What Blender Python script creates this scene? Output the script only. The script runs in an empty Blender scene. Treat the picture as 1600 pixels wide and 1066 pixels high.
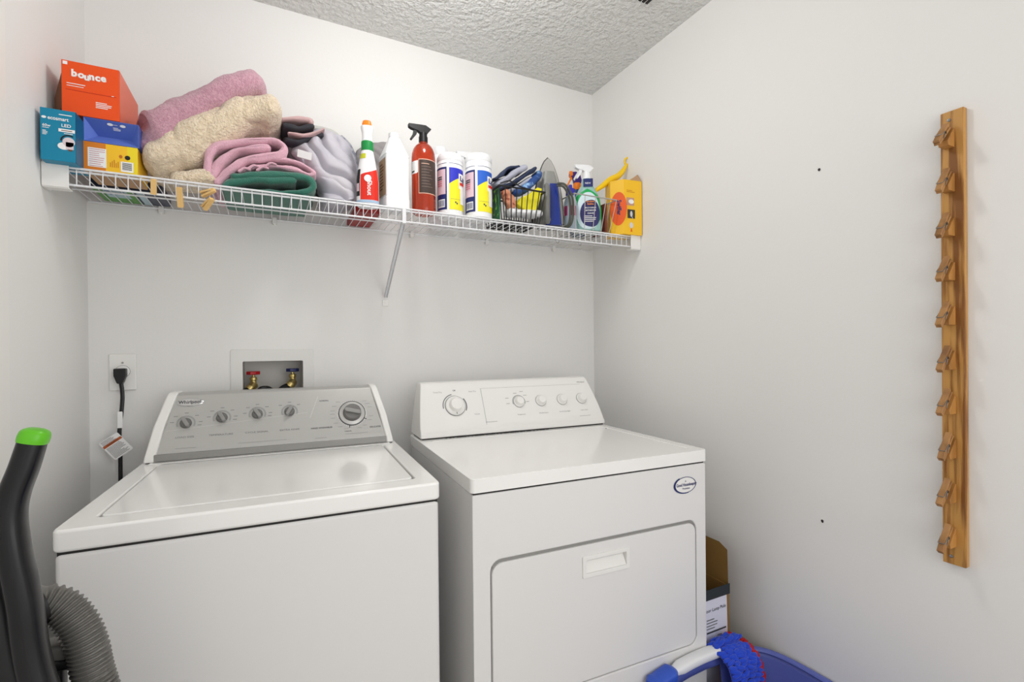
import bpy, bmesh, math, random
from mathutils import Vector, Matrix, noise
random.seed(7)
PI = math.pi
SC = bpy.context.scene
COL = SC.collection
V = Vector

# ------------------------------------------------------------------ camera, world, lights, exposure
CZ = 1.235
YAW, PITCH, ROLL, FPX, CY = 0.4672, -0.0041, -0.0094, 751.07, 546.53
fw = V((math.sin(YAW)*math.cos(PITCH), math.cos(YAW)*math.cos(PITCH), math.sin(PITCH)))
r0 = V((math.cos(YAW), -math.sin(YAW), 0)); u0 = r0.cross(fw)
r2 = r0*math.cos(ROLL)+u0*math.sin(ROLL); u2 = -r0*math.sin(ROLL)+u0*math.cos(ROLL)
cam_d = bpy.data.cameras.new('camera'); cam = bpy.data.objects.new('camera', cam_d); COL.objects.link(cam)
M = Matrix((( r2.x, u2.x, -fw.x, 0), (r2.y, u2.y, -fw.y, 0), (r2.z, u2.z, -fw.z, CZ), (0, 0, 0, 1)))
cam.matrix_world = M
cam_d.sensor_width = 36; cam_d.lens = FPX/1600*36; cam_d.clip_start = 0.02; cam_d.shift_y = (CY-533)/1600
SC.camera = cam

world = bpy.data.worlds.new('world'); SC.world = world; world.use_nodes = True
bg = world.node_tree.nodes['Background']
bg.inputs[0].default_value = (1.0, 0.992, 0.98, 1); bg.inputs[1].default_value = 1.02

SC.view_settings.view_transform = 'Standard'; SC.view_settings.look = 'None'
SC.view_settings.gamma = 1; SC.view_settings.use_curve_mapping = False
SC.view_settings.exposure = -0.08

def area(name, loc, target, sx, sy, power, color):
    d = bpy.data.lights.new(name, 'AREA'); d.shape = 'RECTANGLE'; d.size = sx; d.size_y = sy
    d.energy = power; d.color = color
    o = bpy.data.objects.new(name, d); COL.objects.link(o); o.location = loc
    o.rotation_euler = (V(target)-V(loc)).to_track_quat('-Z', 'Y').to_euler()
    return o
# soft fill light added behind the camera to brighten the room
area('fill_light', (0.95, -0.9, 1.45), (0.2, 1.6, 1.1), 1.4, 1.5, 13, (1.0, 0.992, 0.98))

def at(u, v, y):                      # a point of the plane y = const, on shelf depth
    y += .012; d = fw + r2*((u-800)/FPX) - u2*((v-CY)/FPX); t = y/d.y
    return V((d.x*t, y, CZ+d.z*t))

# ------------------------------------------------------------------ materials
def lin(c): return tuple(((x/255)/12.92 if x/255 <= .04045 else ((x/255+.055)/1.055)**2.4) for x in c)+(1,)
MATS = {}
def mat(name, rgb, rough=.5, metal=0, coat=0, trans=0, ior=1.45, bump=None, alpha=1, sheen=0, emit=None, mix=None, spec=.5, sss=0):
    if name in MATS: return MATS[name]
    m = bpy.data.materials.new(name); m.use_nodes = True; nt = m.node_tree; b = nt.nodes['Principled BSDF']
    b.inputs['Base Color'].default_value = lin(rgb); b.inputs['Roughness'].default_value = rough
    b.inputs['Metallic'].default_value = metal; b.inputs['Coat Weight'].default_value = coat
    b.inputs['Coat Roughness'].default_value = .08
    b.inputs['Transmission Weight'].default_value = trans; b.inputs['IOR'].default_value = ior
    b.inputs['Alpha'].default_value = alpha; b.inputs['Sheen Weight'].default_value = sheen
    b.inputs['Specular IOR Level'].default_value = spec
    if emit: b.inputs['Emission Color'].default_value = lin(rgb); b.inputs['Emission Strength'].default_value = emit
    tc = nt.nodes.new('ShaderNodeTexCoord')
    if bump:                          # (scale, strength, distance, detail)
        n = nt.nodes.new('ShaderNodeTexNoise'); n.inputs['Scale'].default_value = bump[0]
        n.inputs['Detail'].default_value = bump[3] if len(bump) > 3 else 2
        bp = nt.nodes.new('ShaderNodeBump'); bp.inputs['Strength'].default_value = bump[1]; bp.inputs['Distance'].default_value = bump[2]
        nt.links.new(tc.outputs['Object'], n.inputs['Vector']); nt.links.new(n.outputs[0], bp.inputs['Height'])
        nt.links.new(bp.outputs[0], b.inputs['Normal'])
    if mix:                           # (rgb2, scale, lo, hi, stretch)
        n = nt.nodes.new('ShaderNodeTexNoise'); n.inputs['Scale'].default_value = mix[1]; n.inputs['Detail'].default_value = 4
        mp = nt.nodes.new('ShaderNodeMapping'); mp.inputs['Scale'].default_value = mix[4] if len(mix) > 4 else (1, 1, 1)
        cr = nt.nodes.new('ShaderNodeValToRGB'); cr.color_ramp.elements[0].position = mix[2]; cr.color_ramp.elements[1].position = mix[3]
        cr.color_ramp.elements[0].color = lin(rgb); cr.color_ramp.elements[1].color = lin(mix[0])
        nt.links.new(tc.outputs['Object'], mp.inputs['Vector']); nt.links.new(mp.outputs[0], n.inputs['Vector'])
        nt.links.new(n.outputs[0], cr.inputs[0]); nt.links.new(cr.outputs[0], b.inputs['Base Color'])
    MATS[name] = m
    return m
WALL = mat('wall_paint', (234, 233, 231), .62, bump=(95, .12, .002, 3), spec=.3)
CEIL = mat('ceiling_texture', (221, 221, 219), .7, bump=(62, 1.0, .016, 2))
TRIM = mat('trim_paint', (235, 234, 230), .4)
FLOOR = mat('floor_vinyl', (206, 200, 190), .5, mix=((190, 182, 170), 6, .4, .6))
ENAM_LIT = mat('white_enamel_lit', (246, 245, 243), .2, coat=.5)  # brighter copy of the enamel for the tops, light put into the colour
ENAM2 = mat('white_enamel_base', (230, 229, 228), .35)
PLW = mat('white_plastic', (238, 237, 234), .38)
PLW2 = mat('bright_white_plastic', (238, 239, 241), .35)
GREYP = mat('silver_console', (186, 185, 182), .34, metal=.35)
GREYD = mat('silver_strip', (150, 149, 146), .4, metal=.3)
KNOB = mat('grey_knob', (150, 149, 147), .35, metal=.25)
KNOBD = mat('dark_grey_knob', (118, 117, 115), .38, metal=.25)
PRINT = mat('grey_print', (120, 120, 120), .6)
PRINTL = mat('light_grey_print', (160, 160, 158), .6)
PRINTD = mat('dark_print', (60, 62, 66), .6)
GAP = mat('dark_gap', (40, 39, 38), .8)
WIRE = mat('white_coated_wire', (232, 233, 236), .35)
BLK = mat('black_plastic', (15, 15, 17), .4)
BLKW = mat('black_wire', (24, 24, 27), .35)
CHROME = mat('chrome', (205, 205, 205), .22, metal=1)
STEEL = mat('steel', (150, 150, 150), .3, metal=1)
WOOD = mat('stained_oak', (192, 142, 74), .5, mix=((128, 80, 32), 16, .44, .60, (5, 5, .3)), bump=(60, .2, .001, 3))
WOODP = mat('pin_wood', (172, 126, 76), .6, mix=((126, 86, 48), 30, .4, .7, (1, 1, .3)))
WOODB = mat('wedge_wood', (184, 130, 66), .5, mix=((140, 92, 42), 25, .4, .7, (1, 1, .3)))
WOODL = mat('light_pin_wood', (226, 186, 120), .6)
BRASS = mat('brass', (190, 170, 110), .3, metal=.9)
WHITE = mat('print_white', (245, 245, 245), .5)
GREEN = mat('green_plastic', (98, 190, 30), .35)
ORG = mat('orange_card', (238, 82, 22), .45, spec=.4)
ORG_REFL = mat('orange_card_reflection', (240, 124, 98), .45)  # lighter pinkish orange, reflected light painted into the side colour
ORGD = mat('orange_fold_line', (200, 50, 14), .5)
BRN = mat('brown_card', (112, 72, 48), .8)
KRAFT = mat('kraft_card', (186, 150, 116), .8)
KRAFTD = mat('kraft_inside', (140, 106, 52), .8)
TEAL = mat('teal_card', (0, 132, 168), .45)
TEALD = mat('teal_card_side', (0, 92, 130), .45)
BLUE = mat('blue_card', (78, 104, 186), .45)
BLUED = mat('blue_card_inside', (96, 122, 204), .5)
YEL = mat('yellow_card', (246, 194, 36), .45)
YEL2 = mat('bright_yellow_card', (238, 214, 36), .45)
ORGY = mat('amber_card', (224, 130, 34), .45)
RED = mat('red_plastic', (224, 42, 24), .35)
REDD = mat('dark_red', (150, 16, 14), .45)
REDV = mat('red_valve', (170, 14, 24), .4)
NAVY = mat('navy', (28, 40, 104), .45)
NAVYV = mat('navy_valve', (26, 34, 84), .4)
LBLUE = mat('mid_blue', (36, 96, 200), .45)
PURP = mat('purple_plastic', (58, 34, 120), .4)
ORGP = mat('orange_plastic', (246, 130, 22), .4)
GRN = mat('green_label', (14, 140, 66), .45)
YELP = mat('yellow_plastic', (250, 206, 20), .4)
LEMON = mat('lemon_label', (244, 232, 40), .4)
PINKL = mat('pink_label', (226, 196, 206), .5)
TERRYB = (300, 1.0, .006, 3)
PINK = mat('pink_terry', (216, 166, 182), .95, mix=((200, 146, 164), 160, .4, .6), bump=TERRYB, sheen=.5)
PINK2 = mat('light_pink_terry', (220, 172, 188), .95, bump=(300, .8, .003, 2), sheen=.4)
BEIGE = mat('beige_terry', (244, 226, 198), .95, mix=((230, 208, 178), 120, .4, .6), bump=(190, 1.0, .009, 3), sheen=.5)
TGRN = mat('green_terry', (52, 112, 96), .95, bump=(300, .8, .003, 2), sheen=.3)
GCLO = mat('grey_cotton', (198, 194, 200), .85, bump=(700, .2, .0005, 2), mix=((182, 180, 192), 8, .35, .65))
GCLO2 = mat('blue_grey_denim', (126, 130, 146), .9, mix=((176, 176, 184), 60, .4, .6))
PCLO = mat('dusty_pink_cloth', (198, 166, 166), .9)
DCLO = mat('charcoal_cloth', (58, 58, 64), .9)
AMBER = mat('amber_plastic', (212, 66, 22), .12, trans=.7, ior=1.4, coat=.3)
LABD = mat('dark_brown_label', (66, 50, 44), .5)

# ------------------------------------------------------------------ mesh helpers
class Frame:
    def __init__(s, o, u, v):
        s.o = V(o); s.u = V(u).normalized(); s.v = V(v).normalized(); s.n = s.u.cross(s.v)
    def p(s, a, b, n=0.0): return s.o + s.u*a + s.v*b + s.n*n
_txt = {}
def text_geo(txt, bold=0.0):
    k = (txt, bold)
    if k not in _txt:
        c = bpy.data.curves.new('t', 'FONT'); c.body = txt; c.size = 1; c.resolution_u = 3; c.offset = bold
        o = bpy.data.objects.new('t', c); COL.objects.link(o)
        dg = bpy.context.evaluated_depsgraph_get(); me = bpy.data.meshes.new_from_object(o.evaluated_get(dg))
        _txt[k] = ([v.co.copy() for v in me.vertices], [tuple(p.vertices) for p in me.polygons])
        bpy.data.objects.remove(o); bpy.data.curves.remove(c); bpy.data.meshes.remove(me)
    return _txt[k]
class MB:
    def __init__(s): s.v = []; s.f = []; s.m = []
    def add(s, vs, fs, mi=0):
        b = len(s.v); s.v += [tuple(v) for v in vs]
        for i, f in enumerate(fs):
            s.f.append(tuple(b+k for k in f)); s.m.append(mi if isinstance(mi, int) else mi[i])
        return s
    def box(s, x0, x1, y0, y1, z0, z1, mi=0):
        vs = [(x, y, z) for z in (z0, z1) for y in (y0, y1) for x in (x0, x1)]
        return s.add(vs, [(0, 2, 3, 1), (4, 5, 7, 6), (0, 1, 5, 4), (2, 6, 7, 3), (0, 4, 6, 2), (1, 3, 7, 5)], mi)
    def fbox(s, F, a0, a1, b0, b1, n0, n1, mi=0):
        vs = [F.p(a, b, n) for n in (n0, n1) for b in (b0, b1) for a in (a0, a1)]
        return s.add(vs, [(0, 2, 3, 1), (4, 5, 7, 6), (0, 1, 5, 4), (2, 6, 7, 3), (0, 4, 6, 2), (1, 3, 7, 5)], mi)
    def quad(s, F, a0, a1, b0, b1, n=.0005, mi=0):
        return s.add([F.p(a0, b0, n), F.p(a1, b0, n), F.p(a1, b1, n), F.p(a0, b1, n)], [(0, 1, 2, 3)], mi)
    def prism(s, F, poly, n0, n1, mi=0):
        k = len(poly); vs = [F.p(a, b, n0) for a, b in poly]+[F.p(a, b, n1) for a, b in poly]
        fs = [tuple(range(k)), tuple(range(2*k-1, k-1, -1))]+[(i, (i+1) % k, k+(i+1) % k, k+i) for i in range(k)]
        return s.add(vs, fs, mi)
    def rings(s, rings, mi=0, cap=True, matfn=None):
        n = len(rings[0]); vs = [p for r in rings for p in r]; fs = []; ms = []
        for j in range(len(rings)-1):
            for i in range(n):
                fs.append((j*n+i, j*n+(i+1) % n, (j+1)*n+(i+1) % n, (j+1)*n+i)); ms.append(matfn(i/n, j) if matfn else mi)
        if cap:
            fs.append(tuple(range(n-1, -1, -1))); ms.append(matfn(0, -1) if matfn else mi)
            b = (len(rings)-1)*n; fs.append(tuple(range(b, b+n))); ms.append(matfn(0, -2) if matfn else mi)
        return s.add(vs, fs, ms)
    def lathe(s, prof, F, n=32, mi=0, sa=1, sb=1, cap=True, matfn=None):   # prof (r, h) ; axis = F.n
        R = [[F.p(r*sa*math.cos(2*PI*i/n), r*sb*math.sin(2*PI*i/n), h) for i in range(n)] for r, h in prof]
        return s.rings(R, mi, cap, matfn)
    def tube(s, pts, r, n=8, mi=0, closed=False, smooth=0):
        pts = [V(p) for p in pts]
        if smooth: pts = spline(pts, smooth, closed)
        N = len(pts); R = []; up = None
        for i, p in enumerate(pts):
            if closed: t = pts[(i+1) % N]-pts[i-1]
            else: t = pts[min(i+1, N-1)]-pts[max(i-1, 0)]
            t.normalize()
            if up is None: up = V((0, 0, 1)) if abs(t.z) < .9 else V((0, 1, 0))
            a = up-t*up.dot(t)
            if a.length < 1e-6: a = t.orthogonal()
            a.normalize(); b = t.cross(a); up = a
            rr = r(i/(N-1)) if callable(r) else r
            R.append([p+a*rr*math.cos(2*PI*k/n)+b*rr*math.sin(2*PI*k/n) for k in range(n)])
        if closed: R.append(R[0])
        return s.rings(R, mi, not closed)
    def bars(s, segs, r, n=6, mi=0):
        for a, b in segs: s.tube([a, b], r, n, mi)
        return s
    def text(s, txt, F, a, b, size, mi=0, n=.0006, bold=0.0, align='L', sx=1.0, fn=None):
        vs, fs = text_geo(txt, bold)
        w = max(v.x for v in vs)*size*sx
        off = a - (w/2 if align == 'C' else (w if align == 'R' else 0))
        pts = [(off+v.x*size*sx, b+v.y*size) for v in vs]
        return s.add([fn(*p) if fn else F.p(p[0], p[1], n) for p in pts], fs, mi)
    def disc(s, F, a, b, ra, rb, n=.0005, mi=0, k=32, a0=0, a1=2*PI, inner=0):
        if inner:
            vs = []
            for i in range(k+1):
                t = a0+(a1-a0)*i/k
                vs += [F.p(a+ra*math.cos(t), b+rb*math.sin(t), n), F.p(a+ra*inner*math.cos(t), b+rb*inner*math.sin(t), n)]
            return s.add(vs, [(2*i, 2*i+2, 2*i+3, 2*i+1) for i in range(k)], mi)
        return s.add([F.p(a+ra*math.cos(2*PI*i/k), b+rb*math.sin(2*PI*i/k), n) for i in range(k)], [tuple(range(k))], mi)
    def lines(s, F, a0, a1, b1, step, count, th, mi=0, n=.0006, seed=1):       # rows of unreadable small print
        rr = random.Random(seed)
        for i in range(count):
            b = b1-i*step; s.quad(F, a0, a0+(a1-a0)*rr.uniform(.6, 1), b-th, b, n, mi)
        return s
    def build(s, name, mats, parent=None, bevel=0, seg=2, ang=35, smooth=True, tangle=False, loc=None):
        me = bpy.data.meshes.new(name); me.from_pydata(s.v, [], s.f); me.update()
        if not isinstance(mats, (list, tuple)): mats = [mats]
        for m in mats: me.materials.append(m)
        me.polygons.foreach_set('material_index', s.m)
        bm = bmesh.new(); bm.from_mesh(me)
        if not tangle: bmesh.ops.recalc_face_normals(bm, faces=bm.faces)
        bm.to_mesh(me); bm.free()
        if smooth:
            me.shade_smooth(); me.set_sharp_from_angle(angle=math.radians(ang))
        o = bpy.data.objects.new(name, me); COL.objects.link(o)
        if parent: o.parent = parent
        if loc: o.location = loc
        if bevel:
            b = o.modifiers.new('bevel', 'BEVEL'); b.width = bevel; b.segments = seg; b.limit_method = 'ANGLE'
            b.angle_limit = math.radians(ang); b.harden_normals = True
        return o
def spline(pts, k=8, closed=False):
    out = []; N = len(pts); pts = [V(p) for p in pts]
    for i in range(N if closed else N-1):
        if closed: a, b, c, d = pts[i-1], pts[i], pts[(i+1) % N], pts[(i+2) % N]
        else: a, b, c, d = pts[max(i-1, 0)], pts[i], pts[i+1], pts[min(i+2, N-1)]
        for j in range(k):
            t = j/k
            out.append(.5*((2*b)+(c-a)*t+(2*a-5*b+4*c-d)*t*t+(-a+3*b-3*c+d)*t**3))
    if not closed: out.append(pts[-1].copy())
    return out
def rrect(x0, x1, y0, y1, r, k=6):
    out = []
    for cx, cy, a in ((x1-r, y1-r, 0), (x0+r, y1-r, PI/2), (x0+r, y0+r, PI), (x1-r, y0+r, 1.5*PI)):
        for i in range(k+1):
            t = a+PI/2*i/k; out.append((cx+r*math.cos(t), cy+r*math.sin(t)))
    return out
def recess(mb, F, outer, inner, top, floor, bottom, mi=0, fl=0, floor_face=True, cap_face=True):
    n = len(outer)
    vs = [F.p(a, b, bottom) for a, b in outer]+[F.p(a, b, top) for a, b in outer]+[F.p(a, b, top) for a, b in inner]+[F.p(a, b, floor) for a, b in inner]
    fs = []; ms = []
    for j in range(3):
        for i in range(n): fs.append((j*n+i, j*n+(i+1) % n, (j+1)*n+(i+1) % n, (j+1)*n+i)); ms.append(mi)
    if cap_face: fs.append(tuple(range(n-1, -1, -1))); ms.append(mi)
    if floor_face: fs.append(tuple(range(3*n, 4*n))); ms.append(fl)
    mb.add(vs, fs, ms); return mb
def thing(name, label, cat, loc=(0, 0, 0), rz=0, group=None):
    o = bpy.data.objects.new(name, None); COL.objects.link(o); o.empty_display_size = .05
    o.location = loc; o.rotation_euler = (0, 0, rz); o['label'] = label; o['category'] = cat
    if group: o['group'] = group
    return o
def tag(o, label, cat, group=None):
    o['label'] = label; o['category'] = cat
    if group: o['group'] = group
    return o
def struct(o): o['kind'] = 'structure'; return o
def plab(o, l): o['label'] = l; return o
X, Y, Z = V((1, 0, 0)), V((0, 1, 0)), V((0, 0, 1))

# ------------------------------------------------------------------ the room
XL, XR, D, HC = -0.485, 1.375, 1.861, 2.428
YF = -0.6
F = Frame((0, D, 0), X, Z)
mb = MB(); recess(mb, F, rrect(XL-.1, XR+.1, -.05, HC+.05, .002, 1), rrect(-.086, .110, 1.020, 1.201, .004, 1), 0, -.095, -.12)
struct(mb.build('wall_back', WALL, smooth=False))
struct(MB().box(XL-.1, XL, YF, D, -.05, HC+.05).build('wall_left', WALL, smooth=False))
wr = struct(MB().box(XR, XR+.1, YF, D, -.05, HC+.05).build('wall_right', WALL, smooth=False))
struct(MB().box(XL-.1, XR+.1, YF, D+.1, HC, HC+.1).build('ceiling', CEIL, smooth=False))
struct(MB().box(XL-.1, XR+.1, YF-.6, D+.1, -.1, 0).build('floor', FLOOR, smooth=False))
struct(MB().box(XL, XL+.012, 1.255, 1.338, 0, 2.3).build('trim_1', TRIM, bevel=.003))
for i, (y, z) in enumerate(((.8117, 1.7244), (.8094, .7426))):
    h = MB(); Fh = Frame((XR, y, z), -Y, Z); h.lathe([(0.0001, .0008), (.0035, .0008), (.0045, -.004)], Fh, 10)
    h.disc(Fh, .001, -.001, .0032, .0042, .0012)
    h.build('nail_hole', GAP, wr)
for nm, b in (('baseboard_back', (XL, XR, D-.012, D, 0, .08)), ('baseboard_right', (XR-.012, XR, YF, D-.012, 0, .08)), ('baseboard_left', (XL, XL+.012, YF, 1.23, 0, .08))):
    struct(MB().box(*b).build(nm, TRIM, bevel=.003))

# ceiling lamp (above the frame of the photo) with its own light
lx, ly = .42, 1.14
lamp = thing('ceiling_lamp', 'round white flush ceiling lamp over the washer and dryer', 'ceiling lamp', (lx, ly, HC))
MB().lathe([(.001, 0), (.10, 0), (.10, -.02), (.001, -.02)], Frame((0, 0, 0), X, Y), 40).build('lamp_base', PLW, lamp)
MB().lathe([(.001, -.022), (.13, -.022), (.128, -.03), (.10, -.055), (.05, -.07), (.001, -.074)], Frame((0, 0, 0), X, Y), 40).build('lamp_shade', mat('lamp_glass', (255, 252, 246), .5, emit=3.0), lamp)
ld = bpy.data.lights.new('lamp_light', 'POINT'); ld.shadow_soft_size = .08; ld.energy = 9.0; ld.color = (1, .992, .98)
lo = bpy.data.objects.new('lamp_light', ld); COL.objects.link(lo); lo.parent = lamp; lo.location = (0, 0, -.17)
# ceiling vent, only its dark lower edge reaches the frame
cv = thing('ceiling_vent', 'small dark slotted ceiling vent at the top edge of the photo', 'vent', (1.135, 1.248, HC))
MB().box(-.05, .05, -.045, .03, -.006, 0).build('frame', PLW, cv, bevel=.002)
m_ = MB()
for k in range(6): m_.box(-.042+k*.0155, -.0325+k*.0155, -.04, .026, -.009, -.006)
m_.build('slot', GAP, cv)

# ------------------------------------------------------------------ shared appliance helpers
def console(mb, prof, L, R, mi=0):
    pr = []
    for i in range(len(prof)):
        a = V((prof[i][0], prof[i][1])); b = V(prof[(i+1) % len(prof)]); k = 10 if (b-a).length > .1 else 1
        for j in range(k): pr.append(a.lerp(b, j/k))
    n = len(pr)
    vs = [(L(p[1]), p[0], p[1]) for p in pr]+[(R(p[1]), p[0], p[1]) for p in pr]
    fs = [tuple(range(n-1, -1, -1)), tuple(range(n, 2*n))]+[(i, (i+1) % n, n+(i+1) % n, n+i) for i in range(n)]
    mb.add(vs, fs, mi); return mb
def ticks(mb, F, a, b, r, a0, a1, k, w=.0008, l=.004, mi=0):
    for i in range(k):
        t = math.radians(a0+(a1-a0)*i/(k-1)); G = Frame(F.p(a, b), F.u*math.cos(t)+F.v*math.sin(t), -F.u*math.sin(t)+F.v*math.cos(t))
        mb.quad(G, r, r+l, -w/2, w/2, .0006, mi)

# ------------------------------------------------------------------ washing machine
W = thing('washing_machine', 'white top-load washing machine with a silver control panel', 'washing machine', (-.3373, 1.1145, 0), -.0412)
FT = Frame((0, 0, 0), X, Y)
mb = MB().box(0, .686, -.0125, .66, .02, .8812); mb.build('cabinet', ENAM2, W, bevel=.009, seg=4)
for x in (.04, .646):
    for y in (.04, .62): MB().lathe([(.02, 0), (.02, .022)], Frame((x, y, 0), X, Y), 12).build('foot', BLK, W)
mb = MB(); recess(mb, FT, rrect(-.003, .689, -.016, .662, .012, 5), rrect(.042, .644, .042, .49, .016, 5), .925, .908, .8845)
mb.build('top_panel', ENAM_LIT, W, bevel=.0065, seg=4)
MB().box(.003, .683, -.0085, .655, .872, .8895).build('seam_gap', GAP, W)
mb = MB(); mb.prism(FT, rrect(.0465, .6395, .0465, .4855, .015, 5), .9085, .9255)
mb.build('lid', ENAM_LIT, W, bevel=.003, seg=3)
m_ = MB().box(.02, .666, .49, .52, .925, .9275).build('rear_ridge', ENAM_LIT, W, bevel=.002)
y0, z0, y1, z1 = .518, .94, .60, 1.103
FW = Frame((0, y0, z0), X, V((0, y1-y0, z1-z0)))
pr = [(.512, .927), (y0-.001, .937), (y0, z0), (y1, z1), (.612, 1.109), (.672, 1.108), (.680, 1.09), (.680, .927)]
wl = lambda z: .004+.040*max(0, (z-.93)/.178)**1.35
wrr = lambda z: .686-wl(z)-.002
pc = [(.509, .927), (.5115, .942), (.550, 1.022), (.5925, 1.102), (.606, 1.112), (.672, 1.112), (.683, 1.09), (.683, .927)]
cs = thing  # noqa
con = console(MB(), [(.513, .927), (.520, .951), (y1, z1), (.612, 1.109), (.672, 1.108), (.680, 1.09), (.680, .927)], lambda z: wl(z)+.018, lambda z: wrr(z)-.018).build('control_panel', GREYP, W, bevel=.002)
plab(console(MB(), pc, wl, lambda z: wl(z)+.026).build('end_cap', PLW, W, bevel=.005, seg=3), 'white left end cap of the console')
plab(console(MB(), pc, lambda z: wrr(z)-.022, wrr).build('end_cap', PLW, W, bevel=.005, seg=3), 'white right end cap of the console')
mb = MB().box(.029, .657, .5095, .52, .929, .948); plab(mb.build('lower_strip', GREYD, W, bevel=.0015), 'darker silver strip along the foot of the panel')
mb = MB().box(.01, .676, .512, .67, .9245, .9275); mb.build('shadow_gap', GAP, W)
# true slope surface for prints: lies on (.520,.951)-(.60,1.103)
FW = Frame((0, .520, .951), X, V((0, .08, .152))); DB = -.0115   # b offset from the measuring line
pm = MB()
names = [('LOAD SIZE', .096, .0945, 'S'), ('TEMPERATURE', .1856, .1051, 'T'), ('CYCLE SIGNAL', .279, .1102, 'C'), ('EXTRA RINSE', .3686, .112, 'R')]
def small_knob(parent, F, a, b, r, ang, m1, m2):
    k = MB().lathe([(r*1.0, 0), (r, .005), (r*.92, .009), (r*.8, .0105), (.0005, .011)], Frame(F.p(a, b), F.u, F.v), 32)
    o = k.build('knob', m1, parent)
    G = Frame(F.p(a, b), F.u*math.cos(ang)+F.v*math.sin(ang), -F.u*math.sin(ang)+F.v*math.cos(ang))
    MB().prism(G, rrect(-r*1.12, r*1.12, -r*.36, r*.36, r*.3, 4), .004, .020).build('grip', m2, o, bevel=.002)
    return o
for i, (t, a, b, _) in enumerate(names):
    b += DB
    small_knob(W, FW, a, b, .0148, [math.radians(120), math.radians(118), math.radians(122), math.radians(62)][i], KNOBD, KNOB)
    pm.disc(FW, a, b, .024, .024, .0005, 1, 24, math.radians(-25), math.radians(205), .82)
    pm.text(t, FW, a, .0445-.0115+.006, .0075, 0, align='C', sx=1.25)
    for dx_, dy_ in ((-.034, .004), (-.026, .022), (0, .031), (.026, .022), (.036, .002), (.034, -.008)):
        if i == 3 and dy_ < .02: continue
        pm.quad(FW, a+dx_-.005, a+dx_+.005, b+dy_, b+dy_+.0016, .0006, 0)
a, b = .5549, .0939+DB
pm.disc(FW, a, b, .047, .047, .0004, 2, 48, 0, 2*PI, .80)
ticks(pm, FW, a, b, .041, 20, 340, 40, .0012, .006, 1)
for t in (20, 35, 50, 130, 150, 168, 180, 195, 215, 235, 255, 285, 305, 330, 345):
    c, s_ = math.cos(math.radians(t)), math.sin(math.radians(t)); L_ = .014
    aa = a+.054*c; pm.quad(FW, aa-(L_ if c < -.2 else (0 if c > .2 else L_/2)), aa+(0 if c < -.2 else (L_ if c > .2 else L_/2)), b+.054*s_, b+.054*s_+.0017, .0006, 1)
for t in (258, 333): pm.add([FW.p(a+r_*math.cos(math.radians(t))+q*math.sin(math.radians(t)), b+r_*math.sin(math.radians(t))-q*math.cos(math.radians(t)), .0008) for r_, q in ((.036, -.0012), (.05, -.0012), (.05, .0012), (.036, .0012))], [(0, 1, 2, 3)], 3)
pm.text('NORMAL', FW, .4559, .1409+DB, .007, 3)
pm.text('HAND WASHABLES', FW, .4291, .049+DB, .0072, 3, bold=.01)
pm.text('DELICATES', FW, .6251, .040+DB, .0072, 3, align='C', bold=.01)
pm.text('CASUAL', FW, .54, .032+DB, .006, 3, align='C')
pm.quad(FW, .53, .60, .024+DB, .0255+DB, .0006, 1)
pm.quad(FW, .075, .125, .008, .0096, .0006, 1); pm.quad(FW, .23, .36, .010, .0114, .0006, 1); pm.quad(FW, .44, .475, .006, .0075, .0006, 1)
pm.add([FW.p(.452, .148, .0006), FW.p(.4535, .148, .0006), FW.p(.428, .075, .0006), FW.p(.4265, .075, .0006)], [(0, 1, 2, 3)], 2)
pm.add([FW.p(.05, .062, .0006), FW.p(.42, .094, .0006), FW.p(.42, .095, .0006), FW.p(.05, .063, .0006)], [(0, 1, 2, 3)], 2)
pm.build('panel_print', [PRINT, PRINTL, mat('pale_silver', (206, 205, 202), .4), PRINTD], W, smooth=False, tangle=True)
tk = MB().lathe([(.040, 0), (.040, .004), (.037, .006), (.0005, .006)], Frame(FW.p(a, b), FW.u, FW.v), 48).build('timer_dial', mat('dial_skirt', (196, 195, 192), .3, metal=.3), W)
MB().lathe([(.0405, .001), (.042, .001), (.042, .0035), (.0405, .0035)], Frame(FW.p(a, b), FW.u, FW.v), 48, cap=False).build('dial_ring', PRINTD, tk)
MB().lathe([(.029, .005), (.027, .018), (.024, .021), (.0005, .0215)], Frame(FW.p(a, b), FW.u, FW.v), 40).build('timer_knob', KNOBD, tk)
G = Frame(FW.p(a, b), V((math.cos(-.25), 0, 0))+FW.v*math.sin(-.25), FW.v)
MB().prism(G, rrect(-.026, .026, -.007, .007, .006, 4), .02, .031).build('grip', KNOB, tk, bevel=.003)
bd = MB().disc(Frame((0, 0, 0), FW.u, FW.v), 0, 0, .001, .001)
bd = MB().lathe([(1, 0), (1, .002), (.93, .003), (.001, .003)], Frame(FW.p(.1015, .1642+DB-.005), FW.u, FW.v), 40, sa=.0345, sb=.0122).build('badge', CHROME, W)
MB().text('Whirlpool', FW, .1015, .1642+DB-.009, .0135, 0, n=.0036, align='C', bold=.01).build('lettering', PRINTD, bd, smooth=False, tangle=True)

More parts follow.
